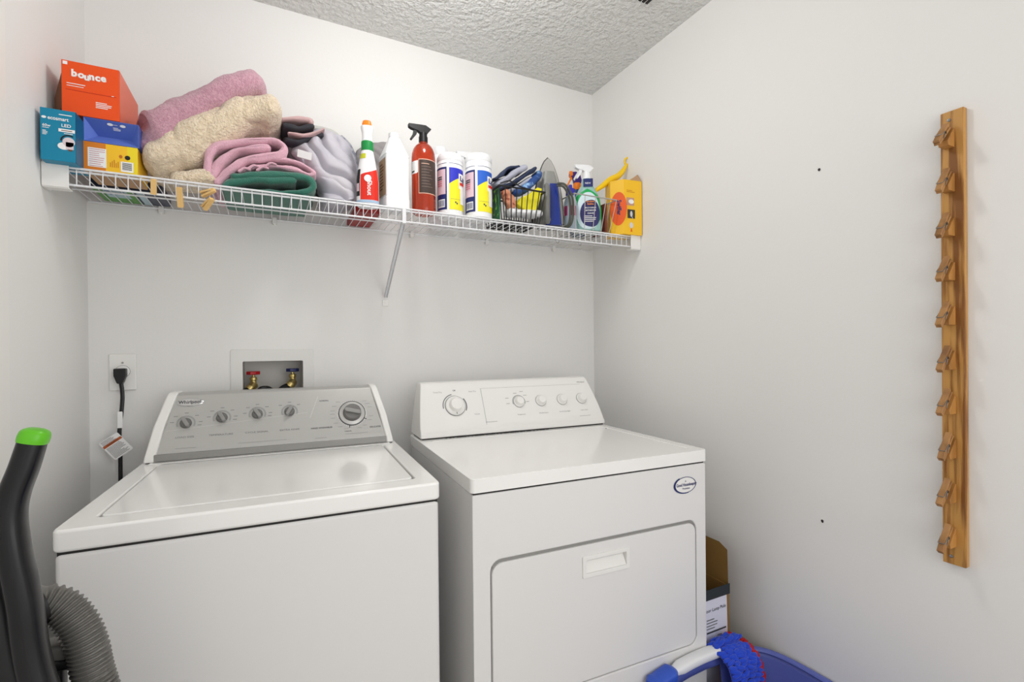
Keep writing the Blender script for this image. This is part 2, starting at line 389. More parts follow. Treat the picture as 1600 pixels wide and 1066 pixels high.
# ------------------------------------------------------------------ dryer
R_ = thing('clothes_dryer', 'white front-load dryer with an all-white control panel and a pull-down door', 'dryer', (.424, 1.0558, 0), -.0431)
FF = Frame((0, 0, 0), X, Z)                 # front face, n = -y
mb = MB(); recess(mb, FF, rrect(0, .737, .02, .8855, .004, 6), rrect(.044, .700, .352, .722, .03, 6), 0, -.014, -.655)
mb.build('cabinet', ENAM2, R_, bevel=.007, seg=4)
for x in (.04, .697):
    for y in (.04, .62): MB().lathe([(.02, 0), (.02, .022)], Frame((x, y, 0), X, Y), 12).build('foot', BLK, R_)
MB().box(.05, .694, .004, .012, .702, .722).build('door_seal', GREYD, R_)
mb = MB(); recess(mb, FF, rrect(.048, .696, .356, .714, .028, 6), rrect(.3035, .4515, .629, .684, .003, 6), .001, -.012, -.0135)
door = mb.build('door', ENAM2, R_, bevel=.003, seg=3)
mb = MB(); recess(mb, FF, rrect(.302, .453, .6275, .6855, .004, 4), rrect(.3125, .4425, .6395, .6745, .002, 4), .005, -.0105, -.0115)
hd = mb.build('door_handle', PLW, door, bevel=.0015)
MB().add([FF.p(.3135, .640, .0035), FF.p(.4415, .640, .0035), FF.p(.4415, .666, -.010), FF.p(.3135, .666, -.010), FF.p(.3135, .640, -.0103), FF.p(.4415, .640, -.0103)],
         [(0, 1, 2, 3), (0, 4, 5, 1), (3, 2, 5, 4), (0, 3, 4), (1, 5, 2)]).build('finger_ramp', PLW, hd, smooth=False)
mb = MB(); recess(mb, FT, rrect(-.004, .743, -.0025, .657, .012, 6), rrect(.03, .709, .03, .50, .02, 6), .925, .9235, .8905)
mb.build('top_panel', ENAM_LIT, R_, bevel=.006, seg=4)
MB().box(.004, .733, .0035, .65, .878, .895).build('seam_gap', GAP, R_)
MB().lathe([(.0025, 0), (.0018, .0012), (.0003, .0013)], Frame((.70, .45, .9235), X, Y), 10).build('screw_hole', GAP, R_)
dl = lambda z: .004+.022*max(0, (z-.93)/.18)**1.3
dr = lambda z: .749-.034*max(0, (z-.945)/.165)**1.6
con = console(MB(), [(.526, .929), (.5275, .946), (.533, .949), (.612, 1.104), (.622, 1.112), (.668, 1.112), (.674, 1.1), (.674, .929)], dl, dr).build('control_panel', PLW, R_, bevel=.0045, seg=3)
MB().box(.012, .742, .530, .665, .9235, .930).build('shadow_gap', GAP, R_)
mm = MB(); rr = random.Random(4)
for i in range(30):
    x = .09+i*.0135; w_ = rr.uniform(.004, .014); mm.box(x, x+w_, .5240, .5275, .9252, .9268+rr.uniform(0, .0018))
mm.build('grime_line', GAP, R_)
FD = Frame((0, .533, .949), X, V((0, .079, .155))); DB = -.014
pm = MB()
a, b = .1411, .1039+DB
k = MB().lathe([(.036, 0), (.036, .004), (.033, .007), (.024, .008), (.0225, .022), (.020, .0255), (.0005, .026)], Frame(FD.p(a, b), FD.u, FD.v), 48).build('timer_knob', PLW, R_)
MB().lathe([(.0362, .0005), (.0380, .0005), (.0380, .002), (.0362, .002)], Frame(FD.p(a, b), FD.u, FD.v), 48, cap=False).build('dial_ring', mat('mid_grey', (128, 128, 126), .4), k)
MB().quad(FD, a-.001, a+.001, b-.033, b-.026, .008).build('pointer', PRINTD, k, smooth=False)
pm.disc(FD, a, b, .046, .046, .0004, 0, 30, math.radians(100), math.radians(190), .93)
pm.disc(FD, a, b, .044, .044, .0006, 3, 30, math.radians(-28), math.radians(38), .93)
pm.text('Timed Dry', FD, a-.075, b+.052, .0075, 1); pm.text('Off', FD, a+.004, b+.056, .0078, 3, align='C', bold=.01); pm.text('Auto Dry', FD, a+.058, b+.05, .0075, 1)
pm.text('Delicate', FD, .208, .052, .0062, 1)
pm.quad(FD, .245, .68, .1505+.0008, .1518+.0002, .0006, 1); pm.quad(FD, .2470, .2485, .012, .151, .0006, 1)
for i, (a, b) in enumerate(((.3921, .105), (.4852, .1044), (.5793, .104), (.6684, .104))):
    b += DB
    k = MB().lathe([(.0215, 0), (.0215, .003), (.017, .004), (.0155, .016), (.0135, .0185), (.0005, .019)], Frame(FD.p(a, b), FD.u, FD.v), 36).build('knob', PLW, R_)
    MB().lathe([(.0217, .0004), (.0226, .0004), (.0226, .0015), (.0217, .0015)], Frame(FD.p(a, b), FD.u, FD.v), 36, cap=False).build('dial_ring', MATS['mid_grey'], k)
    pm.text(['Temperature', 'Wrinkle Guard', 'End of Cycle Signal', 'Push to Start'][i], FD, a, .0565+DB-.004, .0062, 0, align='C')
a, b = .3921, .105+DB
for dx_, dy_ in ((-.046, .016), (-.046, -.006), (.036, -.002), (-.01, .034), (.03, .024), (.018, .040)): pm.quad(FD, a+dx_-.007, a+dx_+.007, b+dy_, b+dy_+.0018, .0006, 1)
pm.disc(FD, a, b, .027, .027, .0005, 1, 20, math.radians(-20), math.radians(200), .9)
pm.text('Whirlpool', FD, .685, .1575, .0085, 0, align='C'); pm.quad(FD, .245, .29, .020, .0215, .0006, 1); pm.quad(FD, .64, .69, .014+.002, .0152+.002, .0006, 1)
pm.build('panel_print', [PRINT, PRINTL, WHITE, PRINTD], R_, smooth=False, tangle=True)
bd = MB().disc(FF, .658, .829, .040, .0225, .0012, 0).disc(FF, .658, .829, .0405, .0235, .0016, 1, 40, 0, 2*PI, .93).disc(FF, .656, .829, .0425, .025, .0014, 1, 40, math.radians(120), math.radians(290), .9)
bd = bd.build('seal_badge', [PLW, NAVY], R_, smooth=False, tangle=True)
MB().text('Good Housekeeping', FF, .662, .826, .0128, 0, n=.002, align='C', bold=.018, sx=.72).text('Promises', FF, .660, .8165, .0075, 0, n=.002, align='C', bold=.01).disc(FF, .658, .840, .0018, .0018, .002, 0).build('lettering', NAVY, bd, smooth=False, tangle=True)

# ------------------------------------------------------------------ outlet, plug, cord, tag
OX, OZ = -.403, 1.171
ot = thing('wall_outlet', 'white single wall outlet plate above the washer left corner', 'outlet', (OX, D, OZ))
Fo = Frame((0, 0, 0), X, Z)
MB().fbox(Fo, -.0335, .0335, -.056, .056, .0005, .006).build('cover_plate', PLW, ot, bevel=.003, seg=3)
MB().lathe([(.018, .005), (.018, .008), (.0165, .009), (.0005, .009)], Frame((0, 0, .002), X, Z), 32).build('socket', PLW, ot)
MB().lathe([(.0185, .0062), (.0192, .0062), (.0192, .0066), (.0185, .0066)], Frame((0, 0, .002), X, Z), 32).build('socket_rim', PRINTL, ot)
for z in (.029, -.035): MB().lathe([(.003, .006), (.0027, .0075), (.0003, .0078)], Frame((0, 0, z), X, Z), 12).build('screw', PRINTL, ot)
cd = thing('power_cord', 'black power cord plugged into the wall outlet, hanging behind the washer', 'cord', (OX, D, OZ))
MB().prism(Frame((-.002, -.010, -.004), X, Z), [(-.015, .016), (.015, .016), (.015, -.006), (.007, -.03), (-.007, -.03), (-.015, -.006)], 0, .024).build('plug', BLK, cd, bevel=.003)
mb = MB(); cp = spline([(-.001, -.022, -.03), (.003, -.025, -.07), (.001, -.03, -.12), (-.004, -.032, -.18), (-.003, -.03, -.25), (-.003, -.03, -.36), (.0, -.03, -.6)], 6)
R = [[p+X*.0055*math.cos(t)+Y*.0035*math.sin(t) for t in [2*PI*i/10 for i in range(10)]] for p in cp]
mb.rings(R).build('cable', BLK, cd)
tg = thing('warning_tag', 'white warning tag with an orange bar wrapped round the power cord', 'tag', (OX, D, OZ))
an = math.radians(36)
FTg = Frame(at(182, 698, D-.060)-V((OX, D, OZ)), X*math.cos(an)+Z*math.sin(an), -X*math.sin(an)+Z*math.cos(an))
tb = MB().prism(FTg, rrect(-.027, .027, -.031, .034, .004, 3), -.0006, 0).build('tag_card', WHITE, tg, smooth=False)
tp = MB().quad(FTg, -.026, .026, .012, .0195, .0004, 1)
tp.text('WARNING', FTg, 0, .0135, .0065, 2, n=.0007, align='C')
tp.lines(FTg, -.023, .02, .0315, .0034, 4, .0013, 0, seed=3); tp.lines(FTg, -.023, .022, .009, .0034, 11, .0013, 0, seed=5)
tp.build('tag_print', [PRINT, mat('tag_orange', (186, 92, 44), .6), BLK], tg, smooth=False, tangle=True)
MB().box(-.0085, .0045, -.036, -.0265, -.168, -.118).build('tag_sleeve', WHITE, tg, bevel=.002)

# ------------------------------------------------------------------ washer supply box
sb = thing('washer_supply_box', 'white recessed plumbing box in the wall behind the washer', 'plumbing box', (.012, D, 1.112))
mb = MB(); recess(mb, Frame((0, 0, 0), X, Z), rrect(-.129, .130, -.12, .125, .004, 4), rrect(-.0935, .0935, -.088, .0845, .004, 4), .0035, .0012, .0004, floor_face=False, cap_face=False)
mb.build('cover_frame', mat('frame_plastic', (228, 227, 224), .5), sb, bevel=.001)
mb = MB(); n_ = rrect(-.0945, .0945, -.089, .0855, .003, 4)
mb.rings([[V((a, -.002, b)) for a, b in n_], [V((a*.97, .09, b*.97)) for a, b in n_]], cap=False)
mb.add([V((a*.97, .09, b*.97)) for a, b in n_], [tuple(range(len(n_)))])
mb.build('recess_liner', mat('grey_white_plastic', (206, 204, 200), .5), sb)
def valve(px, hue, label, hosepts):
    v = thing('water_valve', label, 'valve', px); v.scale = (1.25, 1.25, 1.2)
    b = MB().lathe([(.010, -.005), (.011, .004), (.008, .008), (.0075, .016), (.0095, .018), (.0095, .026), (.004, .028), (.003, .038)], Frame((0, 0, 0), X, Y), 20)
    b.tube([(0, 0, .004), (0, .055, .004)], .009, 12)
    b.tube([(0, -.002, .006), (-.010, -.02, -.012)], .0105, 14)
    b.build('valve_body', BRASS, v)
    h = MB(); prof = [((.0185 if i % 2 else .0155)*math.cos(PI*i/8), (.0185 if i % 2 else .0155)*math.sin(PI*i/8)) for i in range(16)]
    h.prism(Frame((0, 0, .034), X, Y), prof, 0, .0095); h.build('valve_handle', hue, v, bevel=.0015)
    MB().lathe([(.0125, 0), (.013, .004), (.012, .012)], Frame((-.0095, -.018, -.010), V((1, 0, -.6)), V((0, .9, -.2))), 14).build('hose_nut', BRASS, v)
    return v
valve((-.051, D+.035, 1.109), REDV, 'brass valve with a red handle in the wall box', None)
valve((.073, D+.035, 1.116), NAVYV, 'brass valve with a dark blue handle in the wall box', None)
hs = MB().tube([(-.062, D+.016, 1.103), (-.077, D-.008, 1.092), (-.087, D-.025, 1.06), (-.085, D-.03, .95), (-.075, D-.03, .6)], .0095, 12, smooth=6).build('water_hose', BLK)
tag(hs, 'black water hose from the red-handled valve', 'hose')
hs = MB().tube([(.062, D+.018, 1.110), (.037, D-.01, 1.100), (.020, D-.025, 1.07), (.017, D-.03, .95), (.025, D-.03, .6)], .0095, 12, smooth=6).build('water_hose', BLK)
tag(hs, 'black water hose from the blue-handled valve', 'hose')
hs = MB().tube([(-.055, D-.03, .95), (-.037, D-.015, 1.082), (-.013, D-.005, 1.102), (.010, D-.015, 1.084), (.025, D-.03, 1.02), (.035, D-.03, .9)], .010, 12, smooth=6).build('drain_hose', BLK)
tag(hs, 'black drain hose arching between the two valves', 'hose')

# ------------------------------------------------------------------ wire shelf
ZS = 1.687
sh = thing('wire_shelf', 'white wire shelf fixed along the back wall', 'shelf', (0, D, ZS))
yf = 1.543-D
d_ = MB(); x = XL+.014
x = -.4716
while x < 1.366:
    d_.tube([(x, -.012, 0), (x, yf+.004, 0), (x, yf, -.004), (x, yf, -.042)], .0013, 6); x += .0254
for y, z, r in ((-.010, -.003, .0032), (-.14, -.0042, .0028), (yf+.01, -.0045, .0028)):
    d_.tube([(XL+.006, y, z), (XR-.006, y, z)], r, 8)
d_.build('deck_wires', WIRE, sh)
l_ = MB()
for z in (.0, -.042): l_.tube([(XL+.012, yf-.0015, z), (XR-.012, yf-.0015, z)], .0028, 8)
l_.build('front_rail', WIRE, sh)
for s_, nm in ((1, 'left'), (-1, 'right')):
    xw = XL if s_ > 0 else XR
    b = MB(); xa, xb = sorted((xw+s_*.001, xw+s_*.052)); b.fbox(Frame((0, yf-.006, 0), X, Z), xa, xb, -.052, .006, 0, .003)
    xa, xb = sorted((xw+s_*.001, xw+s_*.006)); b.box(xa, xb, yf-.006, yf+.04, -.052, .012)
    xa, xb = sorted((xw+s_*.001, xw+s_*.052)); b.box(xa, xb, yf-.006, yf+.02, -.054, -.05)
    plab(b.build('end_bracket', PLW, sh, bevel=.002), 'white plastic end bracket on the %s wall' % nm)
b = MB(); A = V((.3925, yf+.01, -.035)); B = V((.3974, -.004, 1.4145-ZS+.02)); dv = (B-A).normalized(); nn = V((0, dv.z, -dv.y))
G = Frame(A, X, dv); L_ = (B-A).length
b.fbox(G, -.0065, .0065, 0, L_, -.0015, .0015); b.fbox(G, -.0065, -.0045, 0, L_, -.007, 0); b.fbox(G, .0045, .0065, 0, L_, -.007, 0)
br = b.build('support_brace', WIRE, sh, bevel=.001)
b = MB().fbox(Frame((.3974, -.0005, 1.4105-ZS), X, Z), -.011, .011, -.012, .012, 0, .003).lathe([(.004, .003), (.003, .005), (.0004, .0052)], Frame((.3974, 0, 1.4125-ZS), X, Z), 12)
b.build('brace_foot', PLW, br, bevel=.001)
MB().box(.386, .399, yf-.004, yf+.014, -.048, .004).build('brace_hook', WIRE, br, bevel=.002)
for x in (-.30, .02, .50, .82, 1.15):
    MB().box(x-.007, x+.007, -.016, -.0005, -.018, .006).lathe([(.004, 0), (.003, .003), (.0004, .003)], Frame((x, -.010, -.018), X, Z), 10).build('wall_clip', PLW, sh, bevel=.002)
ZT = ZS+.0015+.0005     # top of the deck wires

# ------------------------------------------------------------------ cloth builders
def se(t, e):
    c, s_ = math.cos(t), math.sin(t)
    return (abs(c)**e*(1 if c >= 0 else -1), abs(s_)**e*(1 if s_ >= 0 else -1))
def roll(mb, pts, rad, n=72, k=14, e=.75, amp=.004, sc=18, fine=.0012, seed=0, ridge=0, rdir=(1, 0, 0), rsc=30, endr=.5, mi=0, zmin=None):
    """pts: spine points; rad: (half depth along y, half thickness) per point"""
    P = spline(pts, k); Q = spline([V((a, b, 0)) for a, b in rad], k); N = len(P)
    rings = []; L = [0]
    for i in range(1, N): L.append(L[-1]+(P[i]-P[i-1]).length)
    for i, p in enumerate(P):
        t = (P[min(i+1, N-1)]-P[max(i-1, 0)]); t.normalize()
        perp = V((-t.z, 0, t.x)); perp.normalize()
        dep = t.cross(perp)*-1
        ry, rz = Q[i].x, Q[i].y
        de = min(L[i], L[-1]-L[i]); er = rz*endr+1e-6
        sc_e = 1 if de > er else math.sqrt(max(0.0, 1-(1-de/er)**2))*.97+.03
        ring = []
        for j in range(n):
            c, s_ = se(2*PI*j/n, e)
            q = p+perp*(c*rz*(.08+.92*sc_e))+dep*(s_*ry*(.45+.55*sc_e))
            if sc_e < .05: q = p+perp*(c*rz*.08)+dep*(s_*ry*.45)
            nd = (perp*c*1.0+dep*s_*.6); nd.normalize()
            w = noise.noise(q*sc+V((seed, seed*2, 0)))*amp+noise.noise(q*sc*2.3+V((seed, 3, 9)))*amp*.5+noise.noise(q*420)*fine
            if ridge:
                rd = V(rdir); u = q.dot(rd)*rsc+noise.noise(q*9+V((seed, 0, 0)))*2.2
                w -= ridge*(1-abs(math.sin(u)))**3*(.6+.6*noise.noise(q*14+V((0, seed, 0))))
            q = q+nd*w
            if zmin is not None and q.z < zmin+.008: q.z = zmin+.008*math.exp((q.z-zmin-.008)/.008)
            ring.append(q)
        rings.append(ring)
    return mb.rings(rings, mi)
def fold(mb, path, t, ya, yb, seed=0, k=8, fine=.0008, amp=.002, skew=0.0, mi=0, zmin=None, ys=26):
    """a thick sheet folded along path (x,z), running from y=ya (front) to y=yb"""
    P = spline([V((a, 0, b)) for a, b in path], k); N = len(P)
    nor = []
    for i in range(N):
        d = P[min(i+1, N-1)]-P[max(i-1, 0)]; d.normalize(); nor.append(V((-d.z, 0, d.x)))
    def outline(h, y=0):
        hh = [h*(1+.55*noise.noise(V((P[i].x*28+seed, y*22, P[i].z*28)))) for i in range(N)]
        top = [P[i]+nor[i]*hh[i] for i in range(N)]; bot = [P[i]-nor[i]*hh[i] for i in range(N-1, -1, -1)]
        d1 = (P[-1]-P[-2]).normalized(); d0 = (P[0]-P[1]).normalized()
        e1 = [P[-1]+nor[-1]*h*math.cos(a)+d1*h*math.sin(a) for a in (PI*.25, PI*.5, PI*.75)]
        e0 = [P[0]-nor[0]*h*math.cos(a)+d0*h*math.sin(a) for a in (PI*.25, PI*.5, PI*.75)]
        return top+e1+bot+e0
    st = [(ya, .25), (ya+.12*t, .62), (ya+.3*t, .85), (ya+.55*t, 1)]
    for i in range(1, ys): st.append((ya+.55*t+(yb-ya-1.1*t)*i/ys, 1))
    st += [(yb-.55*t, 1), (yb-.2*t, .7), (yb, .25)]
    rings = []
    for y, s_ in st:
        ring = []
        for q in outline(t/2*s_, y):
            q = V((q.x+skew*(y-ya), y, q.z))
            w = V((noise.noise(q*22+V((seed, 0, 0))), noise.noise(q*25+V((0, seed, 0))), noise.noise(q*20+V((0, 0, seed)))))*amp
            q = q+w+V((0, 0, 1))*noise.noise(q*430)*fine+V((0, 1, 0))*noise.noise(q*390+V((4, 0, 0)))*fine
            if zmin is not None and q.z < zmin+.008: q.z = zmin+.008*math.exp((q.z-zmin-.008)/.008)
            ring.append(q)
        rings.append(ring)
    return mb.rings(rings, mi)
def drape(mb, rows, yb, depth, seed=0, amp=.010, ang=.7, freq=60, cols=90, sub=9, zmin=None, fine=0.0, warp=1.8):
    """crumpled cloth: rows of (v, u_left, u_right) on the front outline, bulging towards the room, closed behind"""
    P = spline([V(r) for r in rows], sub); g = []; NR = len(P)
    ca, sa = math.cos(ang), math.sin(ang)
    for i, p in enumerate(P):
        t = i/(NR-1); row = []
        for j in range(cols+1):
            s_ = j/cols; e_ = math.sqrt(max(0, 1-abs(2*s_-1)**3)); te = math.sqrt(max(0.0, 1-abs(max(0, 1-t*3.2))**2.5))
            d_ = depth*(.15+.85*e_)*(.25+.75*te)*(.55+.45*t)
            q = at(p.y+(p.z-p.y)*s_, p.x, yb-d_)
            n0 = noise.noise(q*7+V((seed, 0, 0)))*warp; n1 = noise.noise(q*16+V((0, seed, 0)))
            ph = (q.x*ca+q.z*sa)*freq+n0*2.2+n1*.9
            ph2 = (q.x*math.cos(ang+.9)+q.z*math.sin(ang+.9))*freq*1.7+noise.noise(q*11+V((0, 0, seed)))*3
            f_ = (1-abs(math.sin(ph)))**1.5*amp*(.7+noise.noise(q*9+V((seed, 5, 0))))+(1-abs(math.sin(ph2)))**2*amp*.4*max(0, noise.noise(q*12+V((9, seed, 0)))*2)
            f_ = f_*e_*(.3+.7*te)
            q = q+V((0, f_*1.3-amp*.4, -f_*.3))+V((noise.noise(q*30), 0, noise.noise(q*30+V((7, 7, 7)))))*.003+V((0, 1, 1))*noise.noise(q*420)*fine
            if zmin is not None and q.z < zmin+.008: q.z = zmin+.008*math.exp((q.z-zmin-.008)/.008)
            row.append(q)
        g.append(row)
    W_ = cols+1; vs = [q for r in g for q in r]+[V((q.x*.98+.02*.3, yb+.012+.02, min(q.z, q.z))) for r in g for q in r]; o = NR*W_
    fs = []
    for i in range(NR-1):
        for j in range(cols):
            a, b, c, d = i*W_+j, i*W_+j+1, (i+1)*W_+j+1, (i+1)*W_+j
            fs += [(a, b, c, d), (o+a, o+d, o+c, o+b)]
    for i in range(NR-1):
        for j in (0, cols): a, d = i*W_+j, (i+1)*W_+j; fs.append((a, d, o+d, o+a))
    for j in range(cols):
        for i in (0, NR-1): a, b = i*W_+j, i*W_+j+1; fs.append((a, b, o+b, o+a))
    return mb.add(vs, fs)
def px(u, v, y): p = at(u, v, y); return (p.x, p.z)

# towels, left to right; the pile runs back over the shelf depth
YC = 1.665
mb = MB()
roll(mb, [at(212, 218, 1.618), at(229, 224, 1.628), at(258, 219, 1.642), at(300, 196, YC), at(350, 168, YC), at(385, 151, YC), at(414, 144, YC)],
     [(.07, .056), (.085, .076), (.10, .060), (.12, .050), (.12, .046), (.115, .044), (.10, .038)], amp=.007, sc=14, fine=.0016, seed=2, ridge=.006, rdir=(.8, 0, .6), rsc=26, endr=.7, n=110, k=22)
tag(mb.build('towel', PINK, ang=180), 'fluffy dusty pink towel on top of the towel pile beside the orange box', 'towel')
mb = MB()
roll(mb, [at(232, 262, YC-.005), at(262, 262, YC-.005), at(300, 240, YC), at(345, 214, YC), at(388, 192, YC), at(418, 190, YC), at(440, 196, YC)],
     [(.12, .040), (.125, .052), (.125, .066), (.125, .056), (.12, .046), (.12, .052), (.115, .036)], amp=.008, sc=16, fine=.0022, seed=5, ridge=.008, rdir=(.9, 0, .4), rsc=30, endr=.7, n=110, k=22, zmin=ZT)
roll(mb, [at(268, 283, 1.60), at(300, 286, 1.60), at(340, 280, 1.60)], [(.05, .022), (.055, .026), (.05, .024)], amp=.006, sc=22, fine=.002, seed=9, endr=.7, n=80, k=14, zmin=ZT)
tag(mb.build('towel', BEIGE, ang=180), 'fluffy cream beige towel slumped under the top pink towel', 'towel')
yt = 1.565
mb = MB()
fold(mb, [px(u, v, yt) for u, v in ((418, 231), (395, 232), (370, 236), (350, 247), (338, 262), (332, 274), (325, 268), (326, 245), (340, 229), (370, 223), (405, 219), (432, 221), (444, 231), (438, 243), (420, 246), (395, 250), (372, 258), (355, 272), (338, 286))],
     .021, yt, 1.80, seed=3, amp=.006, zmin=ZT)
tag(mb.build('towel', PINK2, ang=180), 'light pink towel folded in a loop, above the green towel', 'towel')
mb = MB()
fold(mb, [px(u, v, yt+.004) for u, v in ((378, 268), (400, 262), (430, 262), (460, 266), (484, 275), (490, 270), (470, 258), (440, 250), (412, 251))], .0125, yt+.004, 1.79, seed=8, amp=.0035)
for i, (u, v) in enumerate(((374, 270), (388, 266), (402, 269), (415, 262))):
    fold(mb, [px(u, v, yt), px(u+8, v-5, yt), px(u+16, v-3, yt)], .007, yt-.004, yt+.06, seed=i, amp=.002)
tag(mb.build('towel', PINK2, ang=180), 'thin pink towel with a frayed edge lying directly on the green towel', 'towel')
mb = MB(); yg = 1.548
fold(mb, [px(u, v, yg) for u, v in ((458, 283), (430, 282), (400, 281), (368, 284), (352, 292), (360, 305), (400, 302), (440, 303), (475, 301), (489, 291), (478, 279), (440, 274), (400, 274), (366, 276))], .020, yg, 1.80, seed=13, amp=.004, zmin=ZT)
fold(mb, [px(u, v, yg+.004) for u, v in ((352, 300), (380, 309), (430, 311), (480, 309))], .018, yg+.004, 1.80, seed=15, amp=.003, zmin=ZT)
tag(mb.build('towel', TGRN, ang=180), 'dark green towel folded at the bottom of the towel pile', 'towel')

# ------------------------------------------------------------------ clothes heap
mb = MB()
drape(mb, [(203, 494, 506), (212, 476, 528), (226, 462, 543), (240, 454, 549), (256, 466, 555), (272, 478, 558), (288, 490, 561), (302, 497, 563), (311, 497, 563)], 1.72, .145, seed=4, amp=.020, ang=.55, freq=52, cols=110, sub=14, zmin=ZT)
so_ = tag(mb.build('crumpled_shirt', GCLO, ang=180), 'crumpled light grey shirt slumped beside the green towel', 'shirt')
MB().fbox(Frame(at(464, 245, 1.572), V((1, .05, -.12)), V((.12, .25, 1))), 0, .040, 0, .026, -.001, .002).build('collar_tab', mat('tab_grey', (206, 203, 204), .8), so_)
mb = MB()
drape(mb, [(212, 520, 534), (226, 528, 548), (242, 540, 556), (262, 545, 560), (285, 550, 564)], 1.79, .05, seed=9, amp=.008, ang=.3, freq=120, cols=50, sub=12)
tag(mb.build('crumpled_denim', GCLO2, ang=180), 'mottled blue-grey garment bunched behind the grey shirt', 'garment')
mb = MB()
drape(mb, [(223, 584, 604), (229, 566, 612), (240, 556, 613), (262, 554, 613), (295, 554, 613)], 1.80, .06, seed=17, amp=.008, ang=1.2, freq=70, cols=50, sub=12, zmin=ZT)
tag(mb.build('folded_cloth', mat('taupe_cloth', (150, 146, 146), .9), ang=180), 'taupe cloth bundle behind the red spray bottle', 'cloth')
def flat_fold(name, pts, t, y0_, y1_, m, label, seed):
    b = MB(); fold(b, [px(u, v, y0_) for u, v in pts], t, y0_, y1_, seed=seed, amp=.005)
    tag(b.build(name, m, ang=180), label, 'garment')
flat_fold('folded_garment', ((440, 188), (462, 187), (482, 189), (486, 193)), .016, 1.63, 1.80, PCLO, 'folded dusty pink garment topping the clothes heap', 41)
flat_fold('folded_garment', ((444, 196), (465, 201), (488, 198)), .016, 1.635, 1.80, DCLO, 'charcoal folded garment under the dusty pink one', 42)
flat_fold('folded_garment', ((452, 210), (475, 212), (497, 206), (505, 202)), .008, 1.625, 1.79, PCLO, 'thin dusty pink garment between two charcoal ones', 43)
flat_fold('folded_garment', ((450, 220), (468, 222), (488, 214), (500, 212)), .018, 1.64, 1.79, DCLO, 'charcoal folded garment resting on the grey shirt', 44)
flat_fold('folded_garment', ((490, 200), (505, 203), (522, 209), (530, 216)), .016, 1.70, 1.82, mat('pale_grey_cloth', (190, 190, 186), .9), 'pale grey folded garment behind the top of the grey shirt', 45)
# clothes mass behind, carrying the folds above the shelf
mb = MB()
roll(mb, [at(452, 262, 1.74), at(480, 255, 1.74), at(510, 258, 1.74)], [(.07, .10), (.07, .108), (.06, .10)], seed=51, amp=.006, sc=20, n=60, k=12, zmin=ZT)
tag(mb.build('folded_blanket', mat('grey_blanket', (118, 114, 116), .95), ang=180), 'dark grey blanket bundle behind the grey shirt and pink towels', 'blanket')

def SH(p): return (p[0]-.0205-.008*max(0, (p[0]-.5)/.85), p[1]+.012, p[2])
# ------------------------------------------------------------------ boxes at the left end
def carton(name, label, x0, x1, y0, y1, z0, z1, mats, deco=None, cat='box'):
    t = thing(name, label, cat, SH((x0, y0, z0))); w, d, h = x1-x0, y1-y0, z1-z0
    MB().box(0, w, 0, d, 0, h).build('carton', mats[0], t, bevel=.0008)
    if deco: deco(t, w, d, h)
    return t
Fc = lambda: Frame((0, 0, 0), X, Z)
def deco_teal(t, w, d, h):
    F = Fc(); m = MB()
    MB().quad(Frame((w, 0, 0), Y, Z), 0, d, 0, h, .0004).build('side_panel', TEALD, t, smooth=False)
    m.text('ecosmart', F, .0135, h-.026, .0120, 0, bold=.02, sx=.84).text('LED', F, w-.008, h-.040, .0105, 0, align='R', bold=.015)
    m.disc(F, .007, h-.0225, .0045, .003, .0006, 0)
    m.quad(F, w-.031, w-.001, h-.052, h-.0445, .0006, 0).quad(F, w-.03, w-.006, h-.0125, h-.0105, .0006, 0)
    m.text('60w', F, .004, h-.044, .0085, 0, bold=.02); m.quad(F, .004, .016, h-.0475, h-.0462, .0006, 0)
    m.lines(F, .004, .014, h-.053, .003, 4, .0014, 0)
    m.quad(F, w-.021, w-.005, h-.056, h-.0545, .0006, 0)
    m.disc(F, w-.0215, h-.0855, .0115, .0085, .0006, 0)
    m.build('box_print', [WHITE], t, smooth=False, tangle=True)
    m = MB().disc(F, w-.0125, h-.075, .0115, .0115, .0008, 0, 32).quad(F, w-.018, w-.0035, h-.092, h-.075, .0008, 0)
    m.build('bulb_picture', mat('bulb_pink', (222, 208, 212), .5), t, smooth=False, tangle=True)
    m = MB().disc(F, w-.0125, h-.072, .0155, .0145, .0007, 0, 24, math.radians(55), math.radians(185), .8).quad(F, w-.0135, w-.006, h-.096, h-.092, .0009, 1)
    m.quad(F, w-.026, w-.006, h-.0493, h-.0475, .0008, 1).build('bulb_arc', [BLK, BRN], t, smooth=False, tangle=True)
carton('bulb_box', 'teal light bulb box at the far left end of the shelf', -.4545, -.3905, 1.492, 1.592, ZT, ZT+.122, [TEAL], deco_teal)
